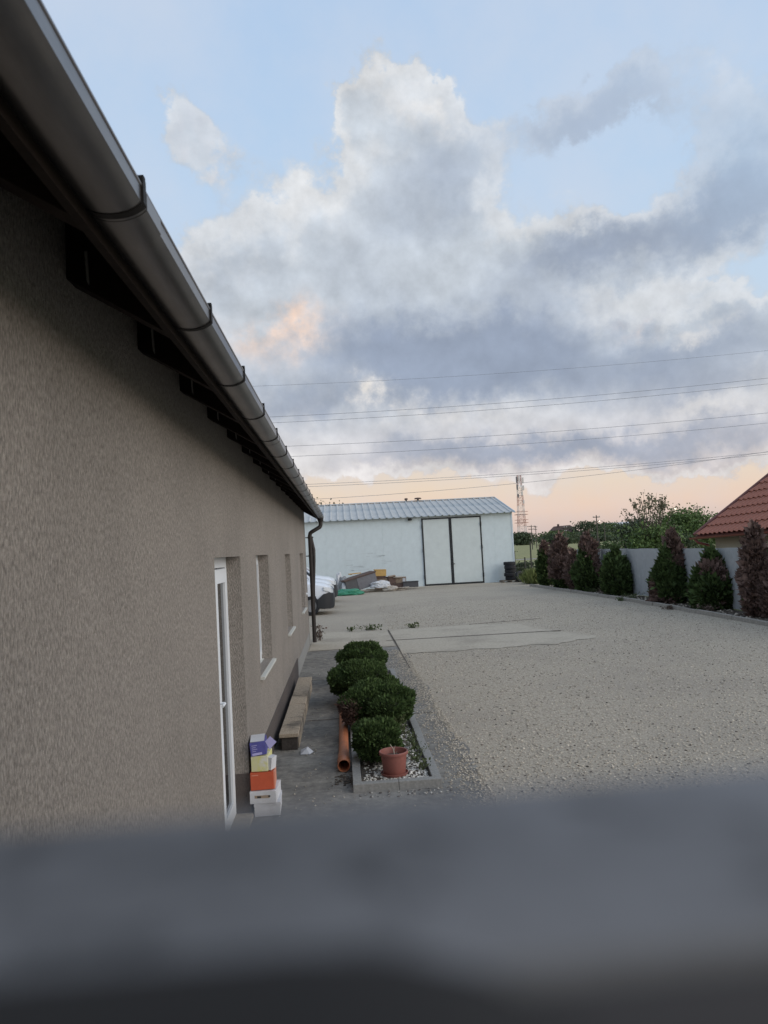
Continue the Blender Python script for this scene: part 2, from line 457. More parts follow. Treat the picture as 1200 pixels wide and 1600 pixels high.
class MB:
    """collects geometry for ONE mesh object"""
    def __init__(s): s.v, s.f, s.m = [], [], []

    def add(s, vs, fs, mi=0):
        k = len(s.v)
        s.v += [tuple(v) for v in vs]
        s.f += [tuple(i + k for i in f) for f in fs]
        s.m += [mi] * len(fs)
        return s

    def box(s, x0, x1, y0, y1, z0, z1, mi=0, mtx=None):
        vs = [(x, y, z) for z in (z0, z1) for y in (y0, y1) for x in (x0, x1)]
        if mtx is not None: vs = [mtx @ Vector(v) for v in vs]
        return s.add(vs, [(0, 2, 3, 1), (4, 5, 7, 6), (0, 1, 5, 4), (2, 6, 7, 3), (0, 4, 6, 2), (1, 3, 7, 5)], mi)

    def cbox(s, c, size, rot=(0, 0, 0), mi=0):
        from mathutils import Euler
        m = Matrix.Translation(c) @ Euler(rot).to_matrix().to_4x4()
        a, b, d = (t / 2 for t in size)
        return s.box(-a, a, -b, b, -d, d, mi, m)

    def tube(s, pts, r, n=8, cap=True, mi=0):
        pts = [Vector(p) for p in pts]
        rr = r if isinstance(r, (list, tuple)) else [r] * len(pts)
        ring, up = [], None
        for i, p in enumerate(pts):
            t = (pts[min(i + 1, len(pts) - 1)] - pts[max(i - 1, 0)]).normalized()
            a = Vector((0, 0, 1)) if abs(t.z) < .9 else Vector((1, 0, 0))
            if up is None: up = (a - t * a.dot(t)).normalized()
            else: up = (up - t * up.dot(t)).normalized()
            b = t.cross(up)
            ring.append([p + (up * math.cos(2 * math.pi * k / n) + b * math.sin(2 * math.pi * k / n)) * rr[i] for k in range(n)])
        vs = [v for q in ring for v in q]
        fs = [(i * n + k, i * n + (k + 1) % n, (i + 1) * n + (k + 1) % n, (i + 1) * n + k) for i in range(len(pts) - 1) for k in range(n)]
        if cap: fs += [tuple(range(n))[::-1], tuple((len(pts) - 1) * n + k for k in range(n))]
        return s.add(vs, fs, mi)

    def lathe(s, prof, n=24, c=(0, 0, 0), mi=0, axis='z'):
        vs = []
        for (r, z) in prof:
            for k in range(n):
                a = 2 * math.pi * k / n
                p = (r * math.cos(a), r * math.sin(a), z)
                if axis == 'y': p = (p[0], p[2], p[1])
                if axis == 'x': p = (p[2], p[0], p[1])
                vs.append((p[0] + c[0], p[1] + c[1], p[2] + c[2]))
        fs = [(i * n + k, i * n + (k + 1) % n, (i + 1) * n + (k + 1) % n, (i + 1) * n + k) for i in range(len(prof) - 1) for k in range(n)]
        return s.add(vs, fs, mi)

    def prism(s, poly, d0, d1, axis='y', mi=0):
        """poly in the plane across axis, extruded from d0 to d1"""
        def P(a, b, d):
            return {'y': (a, d, b), 'x': (d, a, b), 'z': (a, b, d)}[axis]
        n = len(poly)
        vs = [P(a, b, d0) for a, b in poly] + [P(a, b, d1) for a, b in poly]
        fs = [tuple(range(n)), tuple(range(2 * n - 1, n - 1, -1))] + [(i, i + n, (i + 1) % n + n, (i + 1) % n) for i in range(n)]
        return s.add(vs, fs, mi)

    def mesh(s, name, mats, org=None, smooth=False, bevel=0, fix=True, weld=0):
        me = bpy.data.meshes.new(name)
        if org is not None and org.length: vs = [(x - org.x, y - org.y, z - org.z) for x, y, z in s.v]
        else: vs = s.v
        me.from_pydata(vs, [], s.f)
        for m in (mats if isinstance(mats, (list, tuple)) else [mats]): me.materials.append(K[m])
        me.polygons.foreach_set('material_index', s.m)
        if fix or bevel or weld:
            bm = bmesh.new(); bm.from_mesh(me)
            if weld: bmesh.ops.remove_doubles(bm, verts=bm.verts, dist=weld)
            if fix: bmesh.ops.recalc_face_normals(bm, faces=bm.faces)
            if bevel:
                ed = [e for e in bm.edges if len(e.link_faces) == 2 and e.calc_face_angle(0) > .6]
                bmesh.ops.bevel(bm, geom=ed, offset=bevel, segments=2, profile=.6, affect='EDGES')
            bm.to_mesh(me); bm.free()
        if smooth:
            me.polygons.foreach_set('use_smooth', [True] * len(me.polygons))
            if smooth != 'all':
                try: me.set_sharp_from_angle(angle=math.radians(smooth if smooth is not True else 38))
                except Exception: pass
        me.update()
        return me

    def build(s, name, mats, parent=None, **kw):
        root = parent
        while root is not None and root.parent is not None: root = root.parent
        org = ORG.get(root, Vector((0, 0, 0))) if root is not None else kw.pop('org', Vector((0, 0, 0)))
        kw.pop('org', None)
        o = bpy.data.objects.new(name, s.mesh(name, mats, org, **kw))
        C.objects.link(o)
        if parent is not None: o.parent = parent
        return o


def link(name, me, parent=None, loc=(0, 0, 0), rot=None):
    o = bpy.data.objects.new(name, me)
    C.objects.link(o)
    o.location = loc
    if rot is not None: o.rotation_euler = rot
    if parent is not None: o.parent = parent
    return o


def npmesh(name, V, Fa, mats, mi=None, smooth=False):
    """mesh from numpy arrays; all faces have the same vertex count"""
    me = bpy.data.meshes.new(name)
    V = np.asarray(V, dtype=np.float32); Fa = np.asarray(Fa, dtype=np.int32)
    k = Fa.shape[1]
    me.vertices.add(len(V)); me.vertices.foreach_set('co', V.ravel())
    me.loops.add(Fa.size); me.loops.foreach_set('vertex_index', Fa.ravel())
    me.polygons.add(len(Fa)); me.polygons.foreach_set('loop_start', np.arange(0, Fa.size, k, dtype=np.int32))
    for m in (mats if isinstance(mats, (list, tuple)) else [mats]): me.materials.append(K[m])
    if mi is not None: me.polygons.foreach_set('material_index', np.asarray(mi, dtype=np.int32))
    if smooth: me.polygons.foreach_set('use_smooth', np.ones(len(Fa), dtype=bool))
    me.update(calc_edges=True)
    return me


def copy_tree(o, parent=None):
    c = o.copy(); C.objects.link(c)
    if parent is not None: c.parent = parent
    for ch in list(o.children): copy_tree(ch, c)
    return c


def struct(o, label=None):
    o['kind'] = 'structure'
    if label: o['label'] = label
    return o


def norm(a): return a / (np.linalg.norm(a, axis=1, keepdims=True) + 1e-9)


def sprays(P, D, L, wid=.34, bend=.0):
    """flat rhombic sprays rooted at P, pointing along D, of length L"""
    n = len(P)
    t = norm(rng.normal(size=(n, 3)))
    b = norm(np.cross(D, t))
    L = L[:, None]
    side = b * L * wid * rng.uniform(.6, 1.2, (n, 1))
    nn = norm(np.cross(D, b)) * L * bend
    mid = P + D * L * .5 + nn
    V = np.stack([P, mid + side, P + D * L, mid - side], 1).reshape(-1, 3)
    return V, np.arange(4 * n).reshape(-1, 4)


def lobe_points(lobes, n):
    """points on the outside of a union of ellipsoids: (points, outward directions)"""
    c = np.array([l[0] for l in lobes]); r = np.array([l[1] for l in lobes])
    w = (r[:, 0] * r[:, 1] + r[:, 1] * r[:, 2] + r[:, 0] * r[:, 2])
    out_p, out_d, got = [], [], 0
    while got < n:
        m = n * 2
        k = rng.choice(len(lobes), m, p=w / w.sum())
        d = norm(rng.normal(size=(m, 3)))
        p = c[k] + d * r[k] * rng.uniform(.82, 1.04, (m, 1))
        ok = np.ones(m, bool)
        for j in range(len(lobes)):
            q = ((p - c[j]) / r[j])
            ok &= ((q * q).sum(1) > .74) | (k == j)
        nd = norm(d / r[k])
        out_p.append(p[ok]); out_d.append(nd[ok]); got += ok.sum()
    return np.concatenate(out_p)[:n], np.concatenate(out_d)[:n]


def core_mesh(lobes, shrink=.84):
    m = MB()
    for (c, r) in lobes:
        bm = bmesh.new(); bmesh.ops.create_icosphere(bm, subdivisions=2, radius=1)
        m.add([(c[0] + v.co.x * r[0] * shrink, c[1] + v.co.y * r[1] * shrink, c[2] + v.co.z * r[2] * shrink) for v in bm.verts],
              [tuple(v.index for v in f.verts) for f in bm.faces])
        bm.free()
    return m


STONES = None


def stone_field(name, mats, P, size, mi=None, flat=.6):
    """many little eight-sided stones in one mesh"""
    n = len(P)
    base = np.array([(1, 0, 0), (0, 1, 0), (-1, 0, 0), (0, -1, 0), (0, 0, 1), (0, 0, -.4)], float)
    tri = np.array([(0, 1, 4), (1, 2, 4), (2, 3, 4), (3, 0, 4), (1, 0, 5), (2, 1, 5), (3, 2, 5), (0, 3, 5)])
    a = rng.uniform(0, 6.283, n)
    s = size * rng.uniform(.55, 1.5, n)
    V = base[None] * rng.uniform(.6, 1.3, (n, 6, 1)) + rng.normal(0, .15, (n, 6, 3))
    V[:, :, 2] *= flat
    ca, sa = np.cos(a)[:, None], np.sin(a)[:, None]
    X = V[:, :, 0] * ca - V[:, :, 1] * sa
    Yv = V[:, :, 0] * sa + V[:, :, 1] * ca
    V = np.stack([X, Yv, V[:, :, 2]], 2) * s[:, None, None] + P[:, None, :]
    Fa = (tri[None] + (np.arange(n) * 6)[:, None, None]).reshape(-1, 3)
    return npmesh(name, V.reshape(-1, 3), Fa, mats, None if mi is None else np.repeat(mi, 8))


# ================================================================== SETTING: ground
def sheet(name, poly, z, m, label=None):
    b = MB(); b.add([(x, y, z) for x, y in poly], [tuple(range(len(poly)))])
    return struct(b.build(name, m), label)


sheet('field', [(-2500, -600), (2500, -600), (2500, 3800), (-2500, 3800)], -.03, 'field')
sheet('gravel_yard', [(-16, -4), (10.9, -4), (10.9, 26), (10.4, 37.6), (10.4, 46), (-16, 46)], 0, 'gravel')


def wavy(x0, x1, n, y, amp):
    return [(x0 + (x1 - x0) * i / n, y + random.uniform(-amp, amp)) for i in range(n + 1)]


# concrete path along the wall; its right edge is ragged where the gravel laps over it
edge = [(1.26 + .06 * math.sin(y * 1.7) + random.uniform(-.05, .05), y) for y in np.arange(-2, 17.6, .25)]
sheet('concrete_path', [(-.93, -2)] + edge + [(1.2, 17.6), (-.93, 17.6)][::1], .005, 'concrete')
low_e = [(x_, 16.2 + .045 * x_ + .07 * math.sin(x_ * 5) + random.uniform(-.08, .08) + max(0, x_ - 4.6) * .5) for x_ in np.arange(5.8, 1.2, -.12)]
sheet('concrete_slab', [(1.22, 18.72)] + [(1.22, 16.4)] + low_e[::-1] + [(5.95, 17.4), (5.7, 17.8), (5.75, 18.2), (5.4, 18.5), (5.2, 18.68)], .010, 'slab')
sheet('concrete_slab', [(1.22, 18.80), (5.4, 18.78), (5.0, 19.6), (4.9, 20.9), (4.0, 21.35), (3.0, 21.2), (1.22, 21.25)], .010, 'slab')
sheet('concrete_slab', [(-.9, 17.66), (1.16, 17.66), (1.16, 21.2), (-.4, 21.4), (-.9, 21.3)], .010, 'slab')
sheet('slab_joint', [(1.0, 18.725), (5.5, 18.69), (5.5, 18.78), (1.0, 18.80)], .0145, 'soil')
sheet('slab_joint', [(3.6, 21.42), (5.9, 21.9), (5.9, 21.97), (3.6, 21.50)], .006, 'soil')
sheet('slab_joint', [(1.185, 14.3), (1.20, 14.3), (1.215, 21.2), (1.18, 21.2)], .0145, 'soil')
sheet('path_joint', [(-.9, 10.4), (1.2, 10.44), (1.2, 10.47), (-.9, 10.43)], .0095, 'soil')
sheet('path_joint', [(-.9, 13.7), (1.2, 13.72), (1.2, 13.75), (-.9, 13.73)], .0095, 'slab')
sheet('concrete_apron', [(4.2, 41.9), (10.3, 41.2), (10.3, 43.1), (4.2, 43.1)], .006, 'slab')
sheet('planting_bed', [(10.22, 10), (11.28, 10), (11.28, 37.5), (9.8, 37.5), (9.9, 32), (10.24, 26)], .03, 'soil')
sheet('far_track', [(20, 92), (130, 88), (130, 91), (20, 95)], 0, 'road')

# loose gravel: real stones, densest in front
n = 62000
u = rng.uniform(0, 1, n)
gy = 5.2 + 27 * u ** 1.55
gx = rng.uniform(1.22, 10.05, n)
keep = ~((gx < 5.5 + rng.normal(0, .25, n)) & (gy > 16.6 + rng.normal(0, .2, n)) & (gy < 21.3 + rng.normal(0, .15, n)))
keep &= rng.random(n) < np.clip((33 - gy) / 9, 0, 1)
keep &= (np.abs(gx) < gy * .66)
gx, gy = gx[keep], gy[keep]
o = link('loose_gravel', stone_field('loose_gravel', ['stone', 'stone_dark'], np.stack([gx, gy, np.full(len(gx), .001)], 1), .0140, (rng.random(len(gx)) < .07).astype(int), flat=.6))
o['kind'] = 'stuff'
# grit that has strayed over the path
n = 5500
gx = np.concatenate([rng.uniform(-.7, 1.25, 500), 1.30 - np.abs(rng.normal(0, .20, 5000))]); gy = rng.uniform(5.5, 17, n)
o = link('path_grit', stone_field('path_grit', ['stone'], np.stack([gx, gy, np.full(n, .008)], 1), .011))
o['kind'] = 'stuff'

# ================================================================== SETTING: the long stucco house on the left
WX, WY0, WY1, WT = -.94, -6.0, 19.05, 3.62     # wall face, its ends, its top
house = thing('stucco_house', 'long beige scratched-stucco house with deep dark eaves and white windows', 'house', (-5.5, 6.5, 0))
OPEN = [(5.47, 6.84, .02, 2.345), (8.08, 9.38, 1.05, 2.345), (12.1, 13.3, 1.05, 2.335), (16.25, 17.65, 1.05, 2.33)]
RX = WX - .13
ys = sorted({WY0, WY1} | {o_[0] for o_ in OPEN} | {o_[1] for o_ in OPEN} | {14.0})
zs = sorted({0.0, WT} | {o_[2] for o_ in OPEN} | {o_[3] for o_ in OPEN})
b = MB()
for i in range(len(ys) - 1):
    for j in range(len(zs) - 1):
        cy, cz = (ys[i] + ys[i + 1]) / 2, (zs[j] + zs[j + 1]) / 2
        if any(a < cy < b_ and c < cz < d for a, b_, c, d in OPEN): continue
        b.add([(WX, ys[i], zs[j]), (WX, ys[i + 1], zs[j]), (WX, ys[i + 1], zs[j + 1]), (WX, ys[i], zs[j + 1])], [(0, 1, 2, 3)])
for (a, b_, c, d) in OPEN:      # reveals
    e = RX - .25
    b.add([(WX, a, c), (e, a, c), (e, a, d), (WX, a, d)], [(0, 1, 2, 3)])
    b.add([(WX, b_, c), (e, b_, c), (e, b_, d), (WX, b_, d)], [(0, 3, 2, 1)])
    b.add([(WX, a, d), (WX, b_, d), (e, b_, d), (e, a, d)], [(0, 1, 2, 3)])
    b.add([(WX, a, c), (WX, b_, c), (e, b_, c), (e, a, c)], [(0, 3, 2, 1)])
# end and back walls
b.add([(WX, WY1, 0), (-10.06, WY1, 0), (-10.06, WY1, WT), (-5.5, WY1, 6.3), (WX, WY1, WT)], [(0, 1, 2, 3, 4)])
b.add([(WX, WY0, 0), (-10.06, WY0, 0), (-10.06, WY0, WT), (-5.5, WY0, 6.3), (WX, WY0, WT)], [(4, 3, 2, 1, 0)])
b.add([(-10.06, WY0, 0), (-10.06, WY1, 0), (-10.06, WY1, WT), (-10.06, WY0, WT)], [(0, 1, 2, 3)])
b.build('wall', 'stucco', house, weld=.001)
b = MB(); b.box(WX - .05, WX + .012, 6.845, 14.0, 0, .38); b.build('plinth', 'plinth', house, bevel=.004)
b = MB(); b.box(WX - .05, WX + .012, -2, 5.465, 0, .38); b.build('plinth', 'plinth', house, bevel=.004)
b = MB(); b.box(RX - .02, WX + .010, 6.828, 6.843, .021, .38); b.build('plinth_return', 'plinth', house)
b = MB(); b.box(WX - .05, WX + .006, 14.004, WY1 + .005, 0, .30); b.build('plinth', 'lowwall', house)
# windows: frame with sash, glass, sill
for i, (a, b_, c, d) in enumerate(OPEN[1:]):
    fr = MB()
    w = .065
    fr.box(RX - .06, RX, a + .002, a + w, c + .002, d - .002); fr.box(RX - .06, RX, b_ - w, b_ - .002, c + .002, d - .002)
    fr.box(RX - .06, RX, a + w, b_ - w, d - w, d - .002); fr.box(RX - .06, RX, a + w, b_ - w, c + .002, c + w)
    win = fr.build('window', 'pvc', house, fix=True)
    sh = MB(); m_ = (a + b_) / 2
    for (p, q) in ((a + w, m_ - .003), (m_ + .003, b_ - w)):
        sh.box(RX - .05, RX + .012, p, p + .05, c + w, d - w); sh.box(RX - .05, RX + .012, q - .05, q, c + w, d - w)
        sh.box(RX - .05, RX + .012, p + .05, q - .05, c + w, c + w + .05); sh.box(RX - .05, RX + .012, p + .05, q - .05, d - w - .05, d - w)
    sh.build('sash', 'pvc', win)
    g = MB(); g.box(RX - .04, RX - .03, a + w, b_ - w, c + w, d - w); g.build('pane', 'glass', win)
    s_ = MB(); s_.prism([(RX - .02, c + .004), (WX + .045, c - .012), (WX + .045, c - .040), (WX + .03, c - .044), (RX - .02, c - .03)], a - .05, b_ + .05)
    s_.build('sill', 'sill', win, bevel=.003)
# glazed double door
a, b_, c, d = OPEN[0]
fr = MB(); w = .07
fr.box(RX - .07, RX, a + .002, a + w, c + .002, d - .002); fr.box(RX - .07, RX, b_ - w, b_ - .002, c + .002, d - .002); fr.box(RX - .07, RX, a + w, b_ - w, d - w - .02, d - .002)
fr.box(RX - .07, RX, a + w, b_ - w, c + .002, c + .03)
door = fr.build('door', 'pvc', house)
m_ = 6.13
for (p, q) in ((a + w + .012, m_ - .004), (m_ + .004, b_ - w - .012)):
    lf = MB(); z0, z1 = c + .04, d - w - .032
    lf.box(RX - .055, RX + .014, p, p + .115, z0, z1); lf.box(RX - .055, RX + .014, q - .115, q, z0, z1)
    lf.box(RX - .055, RX + .014, p + .115, q - .115, z1 - .12, z1); lf.box(RX - .055, RX + .014, p + .115, q - .115, z0, z0 + .13)
    lf.build('door_leaf', 'pvc', door)
    g = MB(); g.box(RX - .012, RX - .006, p + .112, q - .112, z0 + .128, z1 - .118); g.build('pane', 'glass', door)
for y_ in (a + w, b_ - w - .012):
    g = MB(); g.box(RX - .05, RX - .012, y_, y_ + .012, c + .04, d - w - .032); g.build('gasket', 'rubber_line', door)
g = MB()
g.box(RX + .014, RX + .02, 6.05, 6.08, 1.02, 1.24); g.tube([(RX + .018, 6.065, 1.17), (RX + .062, 6.065, 1.17), (RX + .068, 6.06, 1.17), (RX + .068, 5.94, 1.17)], .011, 8)
g.build('handle', 'pvc', door)
b = MB(); b.box(WX - .13, WX + .03, a + .01, b_ - .01, .003, .035); b.build('doorstep', 'slab', house, bevel=.006)
# eaves: soffit boards, rafter tails, roof
TAN = math.tan(math.radians(31))


def roofz(x): return 3.335 + (-.50 - x) * TAN       # underside of the boards on this slope


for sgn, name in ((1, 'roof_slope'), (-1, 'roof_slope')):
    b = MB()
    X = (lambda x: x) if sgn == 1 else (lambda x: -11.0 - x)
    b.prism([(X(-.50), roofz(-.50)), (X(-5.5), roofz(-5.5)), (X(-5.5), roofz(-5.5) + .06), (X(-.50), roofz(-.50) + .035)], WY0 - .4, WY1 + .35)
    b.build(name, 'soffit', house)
RY = [1.78 + .925 * k for k in range(-5, 19)]
prof = [(WX - .3, roofz(WX - .3) - .002), (-.60, roofz(-.60) - .002), (-.60, roofz(-.60) - .225), (WX - .3, roofz(WX - .3) - .225)]
rb = MB(); rb.prism(prof, -.05, .05)
rme = rb.mesh('rafter', 'rafter', Vector((0, 0, 0)), bevel=.003)
fo = MB(); fo.prism([(-.872, 3.47), (-.862, 3.47), (-.858, 3.345), (-.866, 3.36)], -.058, -.052)
fme = fo.mesh('foil_strip', 'foil', Vector((0, 0, 0)))
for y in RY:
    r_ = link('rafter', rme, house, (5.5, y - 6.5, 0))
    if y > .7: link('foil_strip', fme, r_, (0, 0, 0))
b = MB(); b.box(-.598, -.575, WY0 - .4, WY1 + .33, 3.165, 3.36); b.build('fascia', 'rafter', house)
# half-round gutter with bead, brackets and joints
GX, GZ, GR = -.522, 3.254, .079

def gprof(grow):
    """left lip -> bottom -> upright outer band (sharp bend under the band)"""
    g_ = GR + grow
    n_ = 16
    hd = [math.radians(30 + 150 * (i + .5) / n_) for i in range(n_)]
    L_ = 2 * g_ / sum(math.sin(h_) for h_ in hd)
    p, x, z = [], GX + g_, GZ - .040
    for h_ in hd:
        p.append((x, z)); x -= L_ * math.sin(h_); z -= L_ * math.cos(h_) * .62
    p.append((x, z))
    return [(GX - g_, GZ + .008)] + p[::-1] + [(GX + g_, GZ)]


go = gprof(0)
gi = gprof(-.004)[::-1]
b = MB(); b.prism(go + gi, WY0 - .4, WY1 + .30)
gut = b.build('gutter', 'gutter', house, smooth=18)
b = MB(); b.tube([(GX + GR - .003, WY0 - .4, GZ + .004), (GX + GR - .003, WY1 + .30, GZ + .004)], .0065, 10); b.build('gutter_lip', 'gutter', gut, smooth=True)
b = MB(); b.prism(gprof(-.002), WY1 + .295, WY1 + .303); b.build('gutter_end', 'gutter', gut)
br = MB()
o1 = gprof(.006)[:-1] + [(GX + GR + .006, GZ + .022)]
o2 = gprof(.0005)[:-1]
o2 = (o2 + [(GX + GR, GZ + .022)])[::-1]
br.prism(o1 + o2, -.013, .013)
br.box(GX + GR - .012, GX + GR + .006, -.009, .009, GZ + .018, GZ + .030)
bme = br.mesh('gutter_bracket', 'bracket', Vector((0, 0, 0)), smooth=True)
for y in RY: link('gutter_bracket', bme, gut, (5.5, y - 6.5, 0))
jn = MB()
jn.prism(gprof(.003) + gprof(-.001)[::-1], -.07, .07)
jme = jn.mesh('gutter_joint', 'gutter', Vector((0, 0, 0)), smooth=True)
for y in (1.88, 5.75, 9.6, 13.5, 17.3): link('gutter_joint', jme, gut, (5.5, y - 6.5, 0))
# downpipe at the far corner
dp = MB()
dp.tube([(GX, 18.95, 3.21), (GX, 18.95, 3.04), (GX - .012, 18.95, 3.00), (-.55, 18.94, 2.975), (-.76, 18.9, 2.86), (-.795, 18.9, 2.83), (-.81, 18.9, 2.78), (-.81, 18.9, .06)], .052, 14)
pipe = dp.build('downpipe', 'downpipe', house, smooth=True)
b = MB(); b.lathe([(.05, 3.20), (.078, 3.215), (.07, 3.13), (.056, 3.11)], 14, (GX, 18.95, 0)); b.build('outlet', 'downpipe', pipe, smooth=True)
for z in (2.72, 2.25, 1.2):
    b = MB(); b.lathe([(.055, z - .02), (.062, z - .02), (.062, z + .02), (.055, z + .02)], 14, (-.81, 18.9, 0)); b.box(-.93, -.86, 18.92, 18.94, z - .012, z + .012)
    b.tube([(-.75, 18.9, z), (-.725, 18.9, z)], .02, 8); b.build('pipe_clamp', 'downpipe', pipe)
b = MB(); b.tube([(-.77, 18.96, 2.75), (-.735, 18.97, 2.4), (-.74, 18.97, 2.1), (-.77, 18.97, 1.4), (-.79, 18.97, .6)], [.02, .05, .045, .03, .02], 10)
b.build('cable_bundle', 'downpipe', pipe, smooth=True)
b = MB(); b.lathe([(0, 0), (.034, 0), (.036, .02), (.028, .04), (0, .045)], 14, (WX, 18.3, 1.32), axis='x'); b.build('wall_socket', 'pvc', house, smooth=True)

# ================================================================== SETTING: white hall at the end of the yard
HX0, HX1, HY, HZ = -12.0, 10.14, 43.2, 4.12
RYH, RZH = 48.4, 5.33
hall = thing('metal_hall', 'long white metal hall with ribbed grey roof closing the far end of the yard', 'hall', ((HX0 + HX1) / 2, 48.4, 0))
oh = ORG[hall]
b = MB()
for x in (HX0 + .02, HX1 - .02):
    b.add([(x, HY + .02, 0), (x, 53.6, 0), (x, 53.6, HZ), (x, RYH, RZH - .02), (x, HY + .02, HZ)], [(0, 1, 2, 3, 4)])
b.add([(HX0 + .02, 53.6, 0), (HX1 - .02, 53.6, 0), (HX1 - .02, 53.6, HZ), (HX0 + .02, 53.6, HZ)], [(0, 1, 2, 3)])
b.build('wall', 'hall', hall)
pw = (HX1 - HX0) / 20
pm = MB()
pm.prism([(-pw / 2 + .001, .06), (-pw / 2 + .001, .005), (-pw / 2 + .010, 0), (pw / 2 - .010, 0), (pw / 2 - .001, .005), (pw / 2 - .001, .06)], 0.0, HZ + .03, axis='z')
pme = pm.mesh('wall_panel', 'hall', Vector((0, 0, 0)))
for i in range(20): link('wall_panel', pme, hall, Vector((HX0 + pw * (i + .5), HY, 0)) - oh)
b = MB(); b.box(HX1 - .06, HX1 + .02, HY - .02, HY + .1, 0, HZ + .02); b.build('corner_trim', 'trim', hall)
# roof of ribbed sheets (one rib each)
sw = .41
run = RYH - (HY - .30)
slope = (RZH - (HZ + .03)) / (RYH - HY)
ez = RZH - slope * run
rs = MB()
pr = [(-sw / 2, 0), (-.065, 0), (-.035, .05), (.035, .05), (.065, 0), (sw / 2 + .0, 0)]
lo = [(x, HY - .30, ez + z) for x, z in pr]; hi = [(x, RYH, RZH + z) for x, z in pr]
lo2 = [(x, HY - .30, ez + z - .012) for x, z in pr]; hi2 = [(x, RYH, RZH + z - .012) for x, z in pr]
nv = len(pr)
rs.add(lo + hi + lo2 + hi2, [(i, i + 1, nv + i + 1, nv + i) for i in range(nv - 1)] + [(2 * nv + i, 3 * nv + i, 3 * nv + i + 1, 2 * nv + i + 1) for i in range(nv - 1)] +
       [(i, 2 * nv + i, 2 * nv + i + 1, i + 1) for i in range(nv - 1)])
rsm = rs.mesh('roof_sheet', 'tin_roof', Vector((0, HY, 0)))
ns = int((HX1 + .16 - HX0) / sw)
for i in range(ns): link('roof_sheet', rsm, hall, Vector((HX1 + .12 - sw * (i + .5), HY, 0)) - oh)
b = MB(); b.add([(HX0 - .2, RYH, RZH), (HX1 + .12, RYH, RZH), (HX1 + .12, 53.9, 4.05), (HX0 - .2, 53.9, 4.05)], [(0, 1, 2, 3)]); b.build('rear_roof', 'tin_roof', hall)
b = MB(); b.prism([(RYH - .16, RZH + .018), (RYH, RZH + .062), (RYH + .16, RZH + .018), (RYH, RZH + .075)], HX0 - .2, HX1 + .13, axis='x'); b.build('ridge_cap', 'tin_roof', hall)
b = MB(); b.prism([(HY - .31, ez - .05), (RYH, RZH - .05), (RYH, RZH + .06), (HY - .31, ez + .06)], HX1 + .121, HX1 + .15, axis='x'); b.build('barge_trim', 'trim', hall)
# big double gate of the hall
gx0, gx1, gz1 = 4.73, 8.27, 3.98
gate = MB()
t = .075
gate.box(gx0, gx0 + t, HY - .05, HY - .004, .02, gz1); gate.box(gx1 - t, gx1, HY - .05, HY - .004, .02, gz1)
gate.box(gx0 + t, gx1 - t, HY - .05, HY - .004, gz1 - t, gz1); gate.box(gx0 + t, gx1 - t, HY - .05, HY - .004, .02, .02 + t)
gt = gate.build('gate', 'blackframe', hall)
mx = 6.42
for (p, q) in ((gx0 + t + .01, mx - .085), (mx + .085, gx1 - t - .01)):
    lf = MB(); lf.box(p, q, HY - .04, HY - .006, .11, gz1 - t - .01); lf.build('gate_leaf', 'leaf_white', gt, bevel=.006)
b = MB(); b.box(mx - .075, mx - .008, HY - .055, HY - .006, .10, gz1 - t - .004); b.box(mx + .008, mx + .075, HY - .06, HY - .006, .10, gz1 - t - .004); b.build('gate_stile', 'blackframe', gt)
for (x, z) in ((gx0 + .03, 2.1), (gx0 + .03, .55), (gx1 - .03, 2.15), (gx1 - .03, .5), (gx0 + .03, 3.5), (gx1 - .03, 3.5)):
    b = MB(); b.tube([(x, HY - .06, z - .11), (x, HY - .06, z + .11)], .045, 8); b.build('hinge', 'blackframe', gt)
b = MB(); b.box(mx + .09, mx + .16, HY - .075, HY - .04, 1.20, 1.24); b.build('handle', 'blackframe', gt)
b = MB(); b.lathe([(0, 0), (.10, 0), (.13, -.05), (.12, -.12), (0, -.13)], 16, (4.05, HY - .10, 4.02)); b.box(4.0, 4.10, HY - .1, HY, 3.98, 4.02)
lamp = b.build('wall_lamp', 'blackframe', hall, smooth=True)
# scuffed streaks on the panels, left part
b = MB()
for k in range(18):
    x = random.uniform(-.6, 2.4); z = random.uniform(1.1, 2.1); L = random.uniform(.15, .9)
    b.add([(x, HY - .002, z), (x + L, HY - .002, z + random.uniform(-.03, .03)), (x + L, HY - .002, z + random.uniform(.03, .05)), (x, HY - .002, z + .015)], [(0, 1, 2, 3)])
K['scuff'] = mat('grey_scuff', (.51, .575, .60), .8, var=.15, vscale=6)
tag(b.build('scuff_marks', 'scuff', hall, fix=False), kind='stuff')

# ================================================================== SETTING: neighbour's house with tiled roof (right)
EX, EY0, EY1 = 13.12, 9.0, 26.75
TILT = .022                                     # its eave climbs slightly towards the camera


def ez_(y): return 2.20 + (EY1 - y) * TILT


